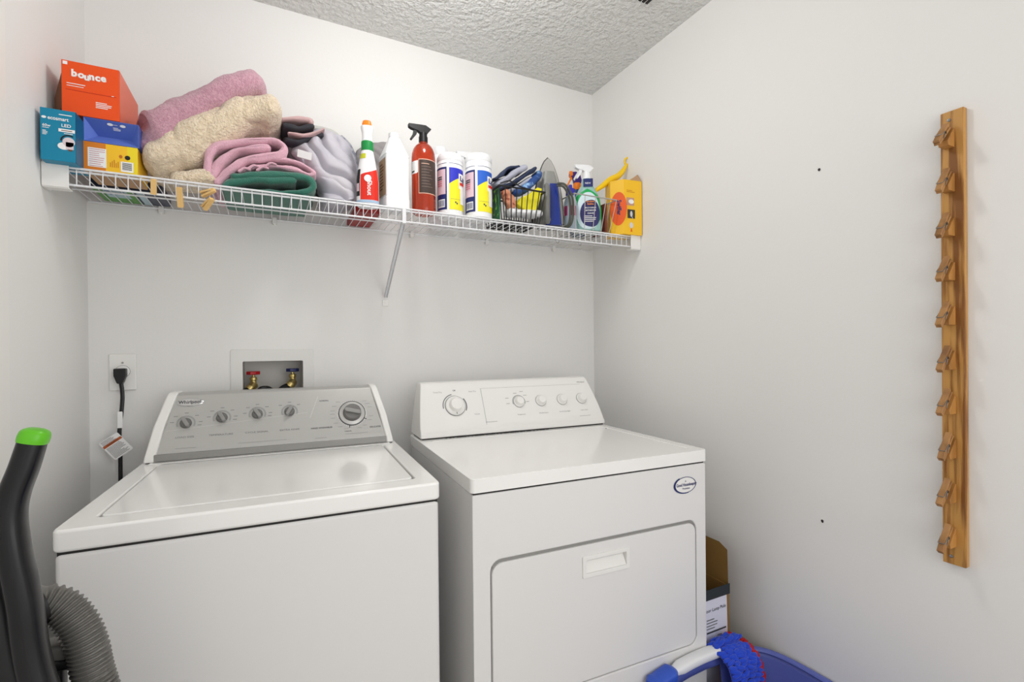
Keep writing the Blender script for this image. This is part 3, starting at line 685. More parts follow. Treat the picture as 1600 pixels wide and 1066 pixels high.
def deco_yel(t, w, d, h):
    F = Fc(); m = MB()
    plab(MB().quad(F, 0, w*.40, 0, h, .0003).build('colour_band', ORGY, t, smooth=False), 'amber end of the carton')
    plab(MB().quad(F, w*.80, w, 0, h, .0003).build('colour_band', YEL2, t, smooth=False), 'bright yellow end of the carton')
    plab(MB().quad(F, .008, .045, .012, h-.014, .0006).build('white_label', WHITE, t, smooth=False), 'large white label')
    plab(MB().quad(F, w-.035, w-.009, .008, .034, .0006).build('white_label', WHITE, t, smooth=False), 'small white barcode label')
    m = MB().lines(F, .011, .043, h-.017, .0052, 9, .0014, 0, n=.0009, seed=2)
    for i in range(8): m.quad(F, w-.032, w-.012, .013+i*.0024, .0142+i*.0024, .0009, 1)
    for i in range(5): m.quad(F, .052+i*.004, .0535+i*.004, .016, .016+.004*(3+i % 3), .0006, 2)
    m.disc(F, w-.021, .045, .006, .006, .0006, 1, 8).disc(F, w-.035, .046, .004, .005, .0006, 2, 6)
    m.build('box_print', [mat('pink_print', (208, 130, 140), .6), BLK, mat('amber_print', (196, 110, 20), .6)], t, smooth=False, tangle=True)
    MB().quad(Frame((0, d, 0), X, -Y), 0, w, 0, d, .0004).build('bottom_panel', KRAFT, t, smooth=False)
carton('yellow_carton', 'yellow and amber carton with a barcode, under the blue box', -.390, -.281, 1.545, 1.66, ZT+.0006, ZT+.0745, [YEL], deco_yel)
# open blue box, front flap opening towards the room
t = thing('open_box', 'open blue box lying under the orange dryer sheet box', 'box', SH((-.3905, 1.548, ZT+.0762)))
w, d, h = .112, .15, .060
mb = MB(); c = .0012
mb.box(0, w, 0, d, 0, c).box(0, w, 0, d, h-c, h).box(0, c, 0, d, c, h-c).box(w-c, w, 0, d, c, h-c).box(c, w-c, .05, .05+c, c, h-c)
mb.build('box_shell', BLUE, t, smooth=False)
q_ = [(c, .0, h-c), (w-c, .0, h-c), (w-c, 0, c), (c, 0, c)]; r_ = [(.022, .03, h*.45), (w-.022, .03, h*.45)]
for nm_, f_, m_ in (('upper', [q_[0], q_[1], r_[1], r_[0]], BLUE), ('lower', [q_[3], q_[2], r_[1], r_[0]], BLUED), ('left', [q_[0], q_[3], r_[0]], BLUED), ('right', [q_[1], q_[2], r_[1]], BLUED)):
    MB().add(f_, [tuple(range(len(f_)))]).build('folded_flap', m_, t, smooth=False)
G = Frame((0, 0, h-c), X, V((0, .03, -.55*h)).normalized()*-1); G = Frame(V((0, -.0012, h-c)), X, V((0, -.03, .55*h)))
m = MB().disc(G, .052, -.0085, .006, .0035, .0016).disc(G, .078, -.0085, .006, .0035, .0016).lines(G, .058, .072, -.008, .003, 1, .001, n=.0016).lines(G, .057, .073, -.015, .003, 3, .0014, n=.0016)
m.build('box_print', WHITE, t, smooth=False, tangle=True)
# orange dryer sheet box, its flap open at the left
t = thing('dryer_sheet_box', 'orange dryer sheet box lying on the blue box, left end flap open', 'box', SH((-.4315, 1.548, ZT+.1375)))
w, d, h = .1135, .20, .132
MB().box(0, w, 0, d, 0, h).build('carton', ORG, t, bevel=.0008)
MB().quad(Frame((w, 0, 0), Y, Z), .002, d-.002, 0, h, .0004).build('side_panel', ORG_REFL, t, smooth=False)
MB().add([(-.0004, .001, .012), (-.0004, .001, .098), (-.022, .03, .045), (-.022, .03, .002), (-.0004, .16, .012), (-.0004, .16, .098)], [(0, 1, 2, 3), (1, 5, 2), (0, 3, 4), (3, 2, 5, 4)]).build('open_flap', BRN, t, smooth=False)
G = Frame((0, 0, 0), X, Z)
m = MB()
for i, (ch, aa, dy_) in enumerate((('b', .019, 0), ('o', .032, -.001), ('u', .0435, -.004), ('n', .053, -.001), ('c', .0655, -.001), ('e', .0765, 0))):
    m.text(ch, G, aa, h-.037+dy_, .0235, 0, n=.0012, bold=.035, sx=.95); m.text(ch, G, aa, h-.037+dy_, .0235, 1, n=.0007, bold=.075, sx=.95)
m.lines(G, .010, .065, h-.055, .004, 1, .0018, 0).lines(G, .010, .06, h-.061, .004, 1, .0014, 0)
m.lines(G, .098, .105, h-.07, .002, 1, .0014, 0, n=.001)
m.lines(G, .066, .100, .040, .0042, 4, .0019, 0).quad(G, .003, .012, h-.011, h-.003, .0007, 0)
m.build('box_print', [WHITE, mat('peach_print', (246, 170, 150), .5)], t, smooth=False, tangle=True)
MB().quad(G, 0.008, w-.006, h-.0725, h-.0712, .0006).build('perforation', ORGD, t, smooth=False)
# flat packet behind, seen through the shelf wires from below
t = thing('flat_packet', 'green and blue packet lying flat on the shelf behind the yellow box', 'packet', SH((-.418, 1.69, ZT+.0006)))
MB().box(0, .165, 0, .145, 0, .03).build('carton', mat('packet_navy', (44, 52, 74), .4), t, bevel=.004)
G = Frame((0, .145, 0), X, -Y)
m = MB().quad(G, .002, .095, .004, .14, .0004, 0).quad(G, .024, .078, .055, .135, .0006, 2).quad(G, .10, .118, .004, .14, .0006, 2)
m.text('Joy', Frame((0, 0, 0), X, Y), .030, .030, .040, 1, n=-.001, bold=.02)
m.build('packet_print', [mat('packet_green', (84, 150, 62), .45), mat('packet_blue', (40, 60, 130), .4), mat('packet_pale', (170, 196, 206), .4)], t, smooth=False, tangle=True)
MB().build  # noqa

# ------------------------------------------------------------------ bottles
def ell(F, prof, n=40, matfn=None, mb=None):      # prof rows (ra, rb, h, exponent)
    mb = mb or MB(); R = []
    for ra, rb, h, e in prof:
        R.append([F.p(ra*se(2*PI*i/n, e)[0], rb*se(2*PI*i/n, e)[1], h) for i in range(n)])
    return mb.rings(R, 0, True, matfn)
# stain remover: white bottle, red lower front, green neck band, orange nozzle
t = thing('stain_spray_bottle', 'red and white stain spray bottle with a green neck band and orange tip', 'spray bottle', SH((.307, 1.572, ZT)), math.radians(-16))
FZ = Frame((0, 0, 0), X, Y)
H = [(.030, .022, 0, .8), (.034, .024, .004, .8), (.035, .025, .015, .85), (.0345, .025, .08, .85), (.031, .024, .11, .85), (.024, .021, .150, .9), (.0185, .018, .178, 1)]
ell(FZ, H).build('bottle', PLW2, t)
ell(FZ, [(.0188, .0188, .178, 1), (.0192, .0192, .180, 1), (.0188, .0188, .207, 1), (.017, .017, .209, 1)]).build('neck_band', GRN, t)
ell(FZ, [(.0165, .0165, .209, .9), (.0155, .0155, .235, .85), (.0195, .019, .250, .75), (.0195, .019, .256, .7)]).build('spray_head', PLW2, t)
ell(FZ, [(.0135, .016, .256, .55), (.0150, .0165, .262, .55), (.0125, .015, .272, .55), (.010, .013, .274, .6)]).build('nozzle_tip', ORGP, t)
m = MB()
def wrap(a, b, rf, ex=.85):      # (a,b) to the curved front: a = arc angle measure
    ra, rb = rf(b); th = -PI/2+a; c_, s_ = se(th, ex); return V((ra*c_*1.012, rb*s_*1.02, b))
def bot_r(z):
    for i in range(len(H)-1):
        if H[i][2] <= z <= H[i+1][2]:
            f = (z-H[i][2])/(H[i+1][2]-H[i][2]+1e-9); return (H[i][0]+(H[i+1][0]-H[i][0])*f, H[i][1]+(H[i+1][1]-H[i][1])*f)
    return H[-1][0], H[-1][1]
def panel(m, a0, a1, zf0, zf1, mi, rf, na=24, nz=10, off=1.0, ex=.85):
    vs = []
    for i in range(na+1):
        a = a0+(a1-a0)*i/na; za, zb = zf0(a), zf1(a)
        for j in range(nz+1):
            z = za+(zb-za)*j/nz; p = wrap(a, z, rf, ex); vs.append(V((p.x*off, p.y*off, p.z)))
    m.add(vs, [(i*(nz+1)+j, (i+1)*(nz+1)+j, (i+1)*(nz+1)+j+1, i*(nz+1)+j+1) for i in range(na) for j in range(nz)], mi)
panel(m, -.55, 1.3, lambda a: .018, lambda a: .104+.012*a, 0, bot_r)
panel(m, -1.25, -.62, lambda a: .03, lambda a: .115, 1, bot_r)
panel(m, -1.1, -.7, lambda a: .045, lambda a: .07, 2, bot_r, off=1.012)
panel(m, -1.2, -.1, lambda a: .150, lambda a: .166, 4, bot_r)
m.build('label', [RED, BLK, PINKL, WHITE, mat('lime_label', (196, 200, 40), .5)], t, tangle=True)
m = MB(); G = Frame((.004, -.0262, 0), Z*-1, X)
m.text('Shout', Frame((0, -.0275, 0), Z*-1, X), -.078, .002, .020, 0, n=0, bold=.02).disc(Frame((.003, -.0272, .085), X, Z), 0, 0, .011, .011, 0, 0)
m.build('lettering', WHITE, t, smooth=False, tangle=True)
ell(FZ, [(.0352, .0256, .0095, .85), (.0356, .026, .012, .85), (.0352, .0256, .017, .85)]).build('base_band', mat('pale_blue_band', (170, 196, 224), .4), t)
tag(MB().box(.258, .34, 1.645, 1.85, ZT+.0004, ZT+.022).build('red_packet', REDD, bevel=.003), 'flat dark red packet lying behind the stain spray bottle, seen through the wires', 'packet')
# white jug with a pyramid shoulder
t = thing('white_jug', 'plain white square jug with a sloping shoulder and brown side label', 'jug', SH((.396, 1.588, ZT)), math.radians(8))
q = .8
ell(FZ, [(.039, .034, 0, .22), (.0415, .037, .004, .2), (.0415, .037, .036, .18), (.040, .036, .038, .18), (.040, .036, .175, .18), (.0415, .037, .177, .2), (.040, .036, .181, .2), (.017, .017, .242, .5), (.016, .016, .244, 1)]).build('bottle', PLW2, t, ang=30, bevel=0)
MB().lathe([(.016, .244), (.0175, .245), (.0175, .257), (.014, .259), (.001, .259)], FZ, 28).build('cap', PLW2, t)
MB().quad(Frame((-.0404, .028, 0), -Y, Z), 0, .056, .045, .165, .0008, 0).lines(Frame((-.0404, .028, 0), -Y, Z), .008, .046, .15, .01, 9, .004, 1, n=.0014).build('side_label', [mat('tan_label', (170, 140, 106), .6), BRN], t, smooth=False, tangle=True)
# spray heads
def sprayer(parent, z, m1, s=1.0, m2=None, ang=0, parts=('spray_head', 'collar', 'trigger')):
    c_, s_ = math.cos(ang), math.sin(ang); G = Frame((0, 0, z), (c_, s_, 0), (0, 0, 1)); P_ = lambda L: [(a*s, b*s) for a, b in L]
    h = MB().prism(G, P_([(-.056, .060), (-.055, .048), (-.045, .043), (-.020, .038), (-.012, .032), (.014, .032), (.020, .042), (.030, .053), (.008, .064), (-.030, .062)]), -.009*s, .009*s).build(parts[0], m1, parent, bevel=.0025*s, seg=3)
    MB().lathe([(.0165*s, 0), (.0165*s, .02*s), (.0145*s, .021*s), (.0145*s, .034*s)], Frame((0, 0, z), X, Y), 28).build(parts[1], m2 or m1, parent)
    MB().prism(G, P_([(-.036, .042), (-.022, .042), (-.026, .026), (-.044, .002), (-.050, .006), (-.039, .026)]), -.0055*s, .0055*s).build(parts[2], m2 or m1, h, bevel=.0015*s)
    return h
t = thing('spray_bottle', 'amber spray bottle with a black trigger head and dark label', 'spray bottle', SH((.493, 1.578, ZT)))
prof = [(.034, 0), (.0385, .004), (.0395, .012)]+[(.0395, .012+.0088*i) for i in range(1, 21)]+[(.0385, .203), (.035, .216), (.029, .227), (.021, .235), (.0145, .239), (.0142, .245)]
MB().lathe(prof, FZ, 56).build('bottle', AMBER, t)
tc_ = math.atan2(-1.578, -.493)
def cyl(r, th, z, n=0): a = tc_+th; return V(((r+n)*math.cos(a), (r+n)*math.sin(a), z))
def cpanel(m, r, t0, t1, z0f, z1f, mi, n=.0006, nt=30):
    vs = []
    for i in range(nt+1):
        th = t0+(t1-t0)*i/nt; vs += [cyl(r, th, z0f(th) if callable(z0f) else z0f, n), cyl(r, th, z1f(th) if callable(z1f) else z1f, n)]
    m.add(vs, [(2*i, 2*i+2, 2*i+3, 2*i+1) for i in range(nt)], mi)
m = MB(); r = .0395
cpanel(m, r, -.38, 1.35, .062, .172, 0); cpanel(m, r, -.38, 1.35, .172, .1745, 1, .001); cpanel(m, r, -.38, 1.35, .0595, .062, 1, .001); cpanel(m, r, -.40, -.36, .0595, .1745, 1, .001)
cpanel(m, r, -1.4, -.45, lambda t_: .128+.02*max(0, t_+.6), .170, 2, .0008)
for i in range(9): cpanel(m, r, -.15, .5+.3*((i*7) % 3)/2, .158-i*.0095, .160-i*.0095, 1 if i == 0 else 3, .0012, 10)
cpanel(m, r, -1.2, -.8, .133, .138, 4, .0012)
m.build('label', [LABD, mat('peach_border', (226, 180, 158), .5), WHITE, mat('grey_brown_print', (120, 104, 96), .6), PRINTD], t, tangle=True)
sprayer(t, .243, BLK, .92)
# disinfecting wipes tubs
def tub(x, y, label, blue, group, scale=1.0, rot=0.0):
    global tc_
    t = thing('wipes_tub', label, 'tub', SH((x, y, ZT)), 0, group); r = .0445*scale; h = .205*scale; t.scale = (1, 1, .93)
    tc_ = math.atan2(-y, -x)+rot
    MB().lathe([(r*.93, 0), (r, .004), (r, h), (r*.97, h+.002), (.001, h+.002)], FZ, 64).build('tub_body', PLW2, t)
    lid = MB().lathe([(r*1.01, h), (r*1.03, h+.002), (r*1.03, h+.016), (r*.95, h+.019), (r*.93, h+.026), (r*.88, h+.029), (.001, h+.029)], FZ, 64).build('lid', PLW2, t)
    m = MB(); n_ = .0006
    cpanel(m, r, -1.5, -.24, .022, .178, 3, n_); cpanel(m, r, -1.4, -.34, .078, .170, 1, n_*2); cpanel(m, r, -1.1, -.40, .03, .06, 2, n_*2)
    cpanel(m, r, -.06, 1.5, .022, lambda a: .118+.03*math.sin(min(1.3, a*1.1)), 4, n_); cpanel(m, r, -.06, 1.5, lambda a: .118+.03*math.sin(min(1.3, a*1.1)), .176, 0, n_)
    cpanel(m, r, -1.5, -.24, .191, .1925, 3, n_); cpanel(m, r, -.06, 1.5, .191, .1925, 3, n_)
    cpanel(m, r, .72, 1.5, lambda a: .095+.02*abs(a-1.1), .158, 2, n_*2); cpanel(m, r, .78, 1.4, .115, .125, 5, n_*4)
    cpanel(m, r, .85, 1.4, .045, .10, 2, n_*3)
    for i in range(6): cpanel(m, r, -1.0+i*.1, -.95+i*.1, .034, .056, 3, n_*4, 2)
    for i in range(5): cpanel(m, r, -1.1, -.62, .14-i*.008, .144-i*.008, 6 if i < 2 else 7, n_*4, 6)
    cpanel(m, r, .38, .48, .046, .052, 3, n_*2, 4); cpanel(m, r, .5, .6, .042, .048, 3, n_*2, 4)
    cpanel(m, r, .05, .9, .06, .0607, 3, n_*2, 12)
    m.text('Lysol', None, 0, 0, .026, 3, bold=.03, fn=lambda a, b: cyl(r, .80+a/r, .132+b, n_*5))
    m.build('label', [blue, PINKL, WHITE, NAVY, LEMON, RED, PRINTD, mat('rose_print', (216, 130, 140), .6)], t, tangle=True)
    return t
tub(.592, 1.588, 'yellow and violet-blue wipes tub nearest the amber spray bottle', mat('violet_blue', (44, 50, 190), .45), 'wipes tubs on the shelf')
tub(.694, 1.572, 'yellow and bright blue wipes tub nearest the black wire basket', LBLUE, 'wipes tubs on the shelf', 1.05)
t = thing('white_bottle', 'tall plain white bottle, only its cap showing between the amber bottle and the wipes tubs', 'bottle', (.583, 1.75, ZT))
MB().lathe([(.034, 0), (.038, .004), (.038, .25), (.030, .268), (.027, .272)], FZ, 40).build('bottle', PLW2, t)
MB().lathe([(.028, .270), (.029, .272), (.0285, .298), (.025, .303), (.001, .304)], FZ, 40).build('cap', PLW2, t)
t = thing('spray_bottle', 'plain white spray bottle standing behind the two wipes tubs', 'spray bottle', (.705, 1.755, ZT))
MB().lathe([(.03, 0), (.034, .004), (.034, .21), (.028, .232), (.015, .248), (.0145, .258)], FZ, 36).build('bottle', PLW2, t)
sprayer(t, .250, PLW2, .95)

# ------------------------------------------------------------------ black wire basket and contents
t = thing('wire_basket', 'black wire basket of cloths between the wipes tubs and the iron', 'basket', SH((.845, 1.60, ZT+.001)), math.radians(0))
def basket(t, w, d, h, flare, m, nx, nd, rw=.0019, rr_=.0034, sag=0.0, tall=0.0):
    """w,d bottom size; flare = extra at the top; front dips by sag in its middle"""
    W2, D2 = w/2, d/2; b = MB(); s = MB()
    def top(a):   # a in 0..1 around: front, right, back, left
        return a
    c_top = [V((x*(W2+flare), y*(D2+flare), 0)) for x, y in ((-1, -1), (1, -1), (1, 1), (-1, 1))]
    c_bot = [V((x*W2, y*D2, 0)) for x, y in ((-1, -1), (1, -1), (1, 1), (-1, 1))]
    def zt(i, f):
        base = h
        if i == 0: return base - sag*math.sin(PI*f)**2
        if i == 1: return base + tall*math.sin(PI*f)
        if i == 3: return base + tall*math.sin(PI*f)
        return base
    rim = []
    for i in range(4):
        n_ = nx if i % 2 == 0 else nd
        for k in range(n_):
            f = k/n_; p = c_top[i].lerp(c_top[(i+1) % 4], f); p.z = zt(i, f); q = c_bot[i].lerp(c_bot[(i+1) % 4], f); q.z = .002
            rim.append(p); s.tube([p, q], rw, 6)
    b.tube(rim, rr_, 8, closed=True)
    MB().tube([V((p.x, p.y, .002)) for p in c_bot], rr_, 8, closed=True).build('base_wire', m, t)
    mid = [V(((c_top[i].x*.55+c_bot[i].x*.45), (c_top[i].y*.55+c_bot[i].y*.45), h*.55)) for i in range(4)]
    b.build('rim_wire', m, t)
    for k in range(1, nx): x = -W2+w*k/nx; s.tube([(x, -D2, .002), (x, D2, .002)], rw, 6)
    for k in range(1, 3): y = -D2+d*k/3; s.tube([(-W2, y, .0005), (W2, y, .0005)], rw, 6)
    s.build('basket_wires', m, t)
basket(t, .155, .13, .118, .016, BLKW, 8, 6, sag=.0)
m = MB(); pts = [V((.0935, -.081, .118)), V((.093, -.06, .05)), V((.088, -.06, .02)), V((.079, -.066, .002))]
m.tube([(-.09, -.081, .125), (-.055, -.09, .135), (0, -.083, .122), (.093, -.081, .116)], .0024, 8, smooth=6).build('front_handle', BLKW, t)
def lump(name, label, cat, m, pts, rad, y=None, parent=None, **kw):
    b = MB(); roll(b, pts, rad, **dict(dict(amp=.003, sc=30, fine=.0002, n=48, k=10, endr=.8), **kw))
    return tag(b.build(name, m, ang=180), label, cat)
SCR = mat('blue_towelette', (40, 76, 140), .55, mix=((150, 190, 230), 40, .55, .7)); DKB = mat('dark_slate_cloth', (48, 58, 84), .85); LVG = mat('pale_lilac_cloth', (170, 172, 186), .85)
def sheet(label, pts, t, y0_, y1_, m, seed):
    b = MB(); fold(b, [px(u, v, y0_) for u, v in pts], t, y0_, y1_, seed=seed, amp=.006, ys=18)
    tag(b.build('folded_cloth', m, ang=180), label, 'cloth')
sheet('slate blue cloth draped over the top left of the black basket', ((772, 279), (784, 271), (796, 264), (810, 262)), .010, 1.575, 1.67, DKB, 61)
sheet('pale lilac cloth lying over the black basket', ((780, 286), (795, 277), (810, 267), (820, 262)), .020, 1.570, 1.67, LVG, 62)
sheet('dark navy cloth slanting across the back of the black basket', ((778, 296), (798, 288), (818, 276), (836, 264)), .013, 1.572, 1.66, DKB, 63)
sheet('second lilac cloth fold below the navy cloth in the black basket', ((783, 303), (797, 299), (812, 289), (828, 280)), .016, 1.578, 1.65, LVG, 64)
lump('towelette_pack', 'crinkled blue packet over the yellow sponge pack', 'packet', SCR, [at(802, 304, 1.57), at(820, 294, 1.58), at(842, 272, 1.60)], [(.02, .012), (.03, .016), (.025, .016)], ridge=.004, rdir=(.8, 0, .3), rsc=100)
b = MB().prism(Frame((0, 1.556, 0), X, Z), [px(u, v, 1.556) for u, v in ((806, 320), (812, 310), (826, 304), (838, 294), (845, 296), (842, 312), (837, 331), (822, 332))], -.03, 0)
tag(b.build('sponge_pack', mat('sponge_yellow', (240, 228, 40), .7), bevel=.004), 'bright yellow pack in the front of the black basket', 'packet')
lump('foil_packet', 'crumpled peach and copper packet at the left of the black basket', 'packet', mat('copper_foil', (222, 150, 116), .4, mix=((150, 66, 44), 45, .5, .62)), [at(790, 296, 1.556), at(794, 312, 1.556), at(803, 326, 1.556)], [(.016, .014), (.02, .020), (.02, .018)], ridge=.006, rdir=(.9, 0, .3), rsc=80, amp=.006)
lump('white_pouch', 'white pouch lying along the bottom of the black basket', 'pouch', PLW2, [at(791, 332, 1.565), at(815, 334, 1.565), at(844, 336, 1.565)], [(.03, .014), (.035, .012), (.03, .013)])
b = MB().box(.735, .7435, 1.557, 1.612, ZT+.004, ZT+.118)
tag(b.build('seed_packet', mat('dark_green_packet', (20, 84, 50), .45, mix=((120, 200, 50), 50, .56, .62)), bevel=.002), 'dark green packet against the left side of the black basket', 'packet')
lump('scouring_cloth', 'black and white crinkled cloth on the bottom of the black basket', 'cloth', mat('black_white_cloth', (26, 26, 28), .8, mix=((180, 182, 178), 60, .56, .62)), [V((.77, 1.63, ZT+.013)), V((.82, 1.63, ZT+.013)), V((.88, 1.63, ZT+.013))], [(.045, .010), (.05, .010), (.045, .010)])

# ------------------------------------------------------------------ iron, standing on its heel, soleplate to the left-back
IX, IY = .982, 1.615
t = thing('steam_iron', 'grey and dark blue steam iron standing upright on its heel', 'iron', (IX, IY, ZT+.001), math.radians(-24))
G = Frame((0, .028, 0), X, Z)     # sole faces the back wall side; body towards the room
h = .300
prof = []
def ogive(w, h0, h1, k=16):
    L = [(-w*math.cos((i/k)*PI/2)**.62, h0+(h1-h0)*(i/k)**.9) for i in range(k+1)]
    return L+[(-a, b_) for a, b_ in L[-2::-1]]
MB().prism(G, ogive(.064, .03, h), -.004, .002).build('soleplate', mat('sole_grey', (84, 84, 82), .35, metal=.6), t, bevel=.001)
MB().prism(G, ogive(.059, .028, h-.008), .002, .018).build('skirt', mat('iron_grey', (172, 170, 166), .35), t, bevel=.004, seg=3)
b = MB(); pr = [(.0, .0, .0)]
R = []
for i in range(18):
    f = i/17; z = .004+f*.225; wv = .048*(1-.55*f**1.6); dp = .045*(1-.5*f)+.008
    R.append([V((wv*se(2*PI*j/36, .7)[0], .012-dp*.5+dp*.5*se(2*PI*j/36, .7)[1], z)) for j in range(36)])
b.rings(R).build('body', mat('iron_body_grey', (140, 140, 136), .4), t)
R = []
for i in range(14):
    f = i/13; z = .010+f*.165; wv = .031*(1-.35*f); dp = .030*(1-.45*f)
    R.append([V((.012+wv*se(2*PI*j/32, .7)[0], -.046+dp*.5*se(2*PI*j/32, .7)[1]+.018*f, z)) for j in range(32)])
MB().rings(R).build('water_tank', mat('iron_blue', (16, 44, 128), .22, coat=.3), t)
MB().tube([(-.012, -.030, .165), (-.014, -.062, .150), (-.016, -.078, .11), (-.016, -.075, .05), (-.014, -.055, .018)], .0115, 14, smooth=6).build('handle', mat('iron_handle', (112, 112, 108), .45), t)
MB().lathe([(.012, 0), (.012, .008), (.009, .010), (.001, .010)], Frame((-.014, -.060, .028), X, Z), 24).build('dial', MATS['iron_handle'], t)
MB().lathe([(.020, 0), (.020, .01), (.016, .013), (.001, .013)], Frame((0, .008, .175), X, Z), 28).build('steam_button', mat('iron_grey', (176, 174, 170)), t)
co_ = MB().tube([V((IX-.005, IY-.07, ZT+.165)), V((IX+.02, IY-.085, ZT+.160)), V((IX+.058, IY-.075, ZT+.125)), V((IX+.072, IY-.062, ZT+.07)), V((IX+.066, IY-.05, ZT+.02)), V((IX+.035, IY-.01, ZT+.006))], .0042, 12, smooth=10).tube([V((IX-.005, IY-.068, ZT+.158)), V((IX+.018, IY-.08, ZT+.152)), V((IX+.050, IY-.07, ZT+.118)), V((IX+.062, IY-.058, ZT+.07)), V((IX+.058, IY-.045, ZT+.02)), V((IX+.03, IY, ZT+.012))], .0042, 12, smooth=10).build('power_cord', mat('cord_olive', (78, 80, 70), .6))
for v_ in co_.data.vertices: v_.co = t.matrix_basis.inverted() @ v_.co
co_.parent = t; plab(co_, 'grey-green cord looped round the iron')

# ------------------------------------------------------------------ silver wire basket and contents
BX = 1.172
t = thing('wire_basket', 'silver wire basket of cleaning sprays at the right end of the shelf', 'basket', SH((BX, 1.60, ZT+.001)))
basket(t, .160, .12, .132, .022, mat('silver_wire', (190, 188, 184), .3, metal=.7), 4, 4, rw=.0014, rr_=.0026, tall=.0)
t = thing('cleaner_bottle', 'green and clear cleaner bottle with a dark blue label in the silver basket', 'spray bottle', SH((1.174, 1.580, ZT+.006)), math.radians(-30))
KB = 1.28
prb = [(a_*KB, b_*KB, c_*1.2, e_) for a_, b_, c_, e_ in [(.040, .020, 0, .7), (.044, .023, .004, .7), (.045, .024, .03, .75), (.044, .023, .08, .8), (.038, .021, .115, .85), (.028, .018, .14, .9), (.018, .015, .158, 1), (.0145, .0145, .178, 1)]]
ell(FZ, prb).build('bottle', mat('clear_aqua', (176, 222, 214), .15, trans=.35, coat=.3), t)
def br_(z):
    for i in range(len(prb)-1):
        if prb[i][2] <= z <= prb[i+1][2]:
            f = (z-prb[i][2])/(prb[i+1][2]-prb[i][2]+1e-9); return (prb[i][0]+(prb[i+1][0]-prb[i][0])*f, prb[i][1]+(prb[i+1][1]-prb[i][1])*f)
    return prb[-1][0], prb[-1][1]
m = MB()
panel(m, -1.35, 1.35, lambda a: .024+.03*(a > .3)*(a-.3), lambda a: .170-.024*abs(a), 0, br_, nz=24, ex=.8)
def blob(m, ca, cz, ra, rz, mi, off, k=32, nr=8):
    vs = []
    for q_ in range(nr+1):
        for i in range(k):
            p = wrap(ca+ra*q_/nr*math.cos(2*PI*i/k), cz+rz*q_/nr*math.sin(2*PI*i/k), br_, .8); vs.append(V((p.x*off, p.y*off, p.z)))
    m.add(vs, [(q_*k+i, q_*k+(i+1) % k, (q_+1)*k+(i+1) % k, (q_+1)*k+i) for q_ in range(nr) for i in range(k)], mi)
blob(m, .05, .082, .85, .074, 1, 1.02); blob(m, .22, .070, .66, .054, 2, 1.04)
m.build('label', [mat('bright_green', (20, 168, 84), .4), mat('foam_white', (214, 232, 238), .4), mat('indigo_label', (40, 40, 100), .45)], t, tangle=True)
m = MB(); G = Frame((.007, -.0322, 0), X, Z)
for i, (s_, z_, sz) in enumerate((('Scrubbing', .113, .0102), ('Bubbles', .103, .0102), ('MULTI SURFACE', .089, .0075), ('BATHROOM', .078, .009), ('CLEANER', .067, .0075))): m.text(s_, G, .004, z_, sz, 1 if i > 1 else 0, n=.0015, align='C', bold=.02, sx=.8)
m.lines(G, -.022, .028, .060, .007, 4, .0026, 1, n=.0015)
m.build('lettering', [mat('label_orange', (246, 150, 60), .5), WHITE], t, smooth=False, tangle=True)
MB().fbox(Frame((.002, -.0225, 0), X, Z), -.018, .020, .178, .210, 0, .002).build('neck_tag', NAVY, t)
MB().text('NEW', Frame((.002, -.0245, 0), X, Z), 0, .188, .010, n=.001, align='C').build('lettering', WHITE, t, smooth=False, tangle=True)
sprayer(t, .211, PLW2, .95, ang=math.radians(20))
t = thing('toilet_cleaner_bottle', 'dark blue bottle with a purple and orange spray head in the silver basket', 'spray bottle', SH((1.178, 1.655, ZT+.006)), math.radians(-20)); t.scale = (1, 1, 1.17)
ell(FZ, [(.028, .02, 0, .8), (.031, .023, .004, .8), (.031, .023, .12, .85), (.022, .018, .15, .9), (.014, .014, .168, 1)]).build('bottle', mat('cobalt_clear', (22, 60, 120), .2, coat=.3), t)
G = Frame((0, 0, .166), X, Z)
MB().lathe([(.0155, .165), (.0165, .167), (.0165, .187), (.014, .19)], FZ, 24).build('collar', ORGP, t)
hh = MB().prism(G, [(-.014, .022), (.016, .022), (.019, .034), (.014, .052), (-.004, .064), (-.030, .062), (-.034, .050), (-.026, .046), (-.018, .040)], -.010, .010).build('spray_head', PURP, t, bevel=.003)
MB().prism(G, [(-.012, .030), (-.004, .046), (.006, .060), (.001, .062), (-.010, .048), (-.017, .036)], -.0105, .0105).build('white_stripe', WHITE, hh)
MB().lathe([(.011, 0), (.012, .003), (.012, .012), (.008, .015)], Frame((-.032, 0, .166+.055), Y, Z), 20).build('nozzle', ORGP, hh) 
MB().prism(G, [(-.026, .046), (-.018, .044), (-.038, .014), (-.043, .017)], -.005, .005).build('trigger', ORGP, hh, bevel=.001)
t = thing('small_bottle', 'small bottle with a violet-blue cap in the left of the silver basket', 'bottle', SH((1.096, 1.583, ZT+.005))); t.scale = (1.15, 1.15, 1.2)
ell(FZ, [(.018, .018, 0, .9), (.021, .021, .004, .9), (.021, .021, .095, .9), (.014, .014, .118, 1)]).build('bottle', mat('clear_pale', (190, 206, 220), .2, trans=.3), t)
MB().lathe([(.0205, .048), (.0215, .048), (.0215, .08), (.0205, .08)], FZ, 28).build('label', mat('magenta_label', (150, 40, 90), .5), t)
MB().lathe([(.0155, .116), (.016, .118), (.0155, .138), (.012, .140), (.007, .142), (.006, .152), (.001, .153)], FZ, 24).build('cap', mat('violet_cap', (44, 36, 160), .4), t)
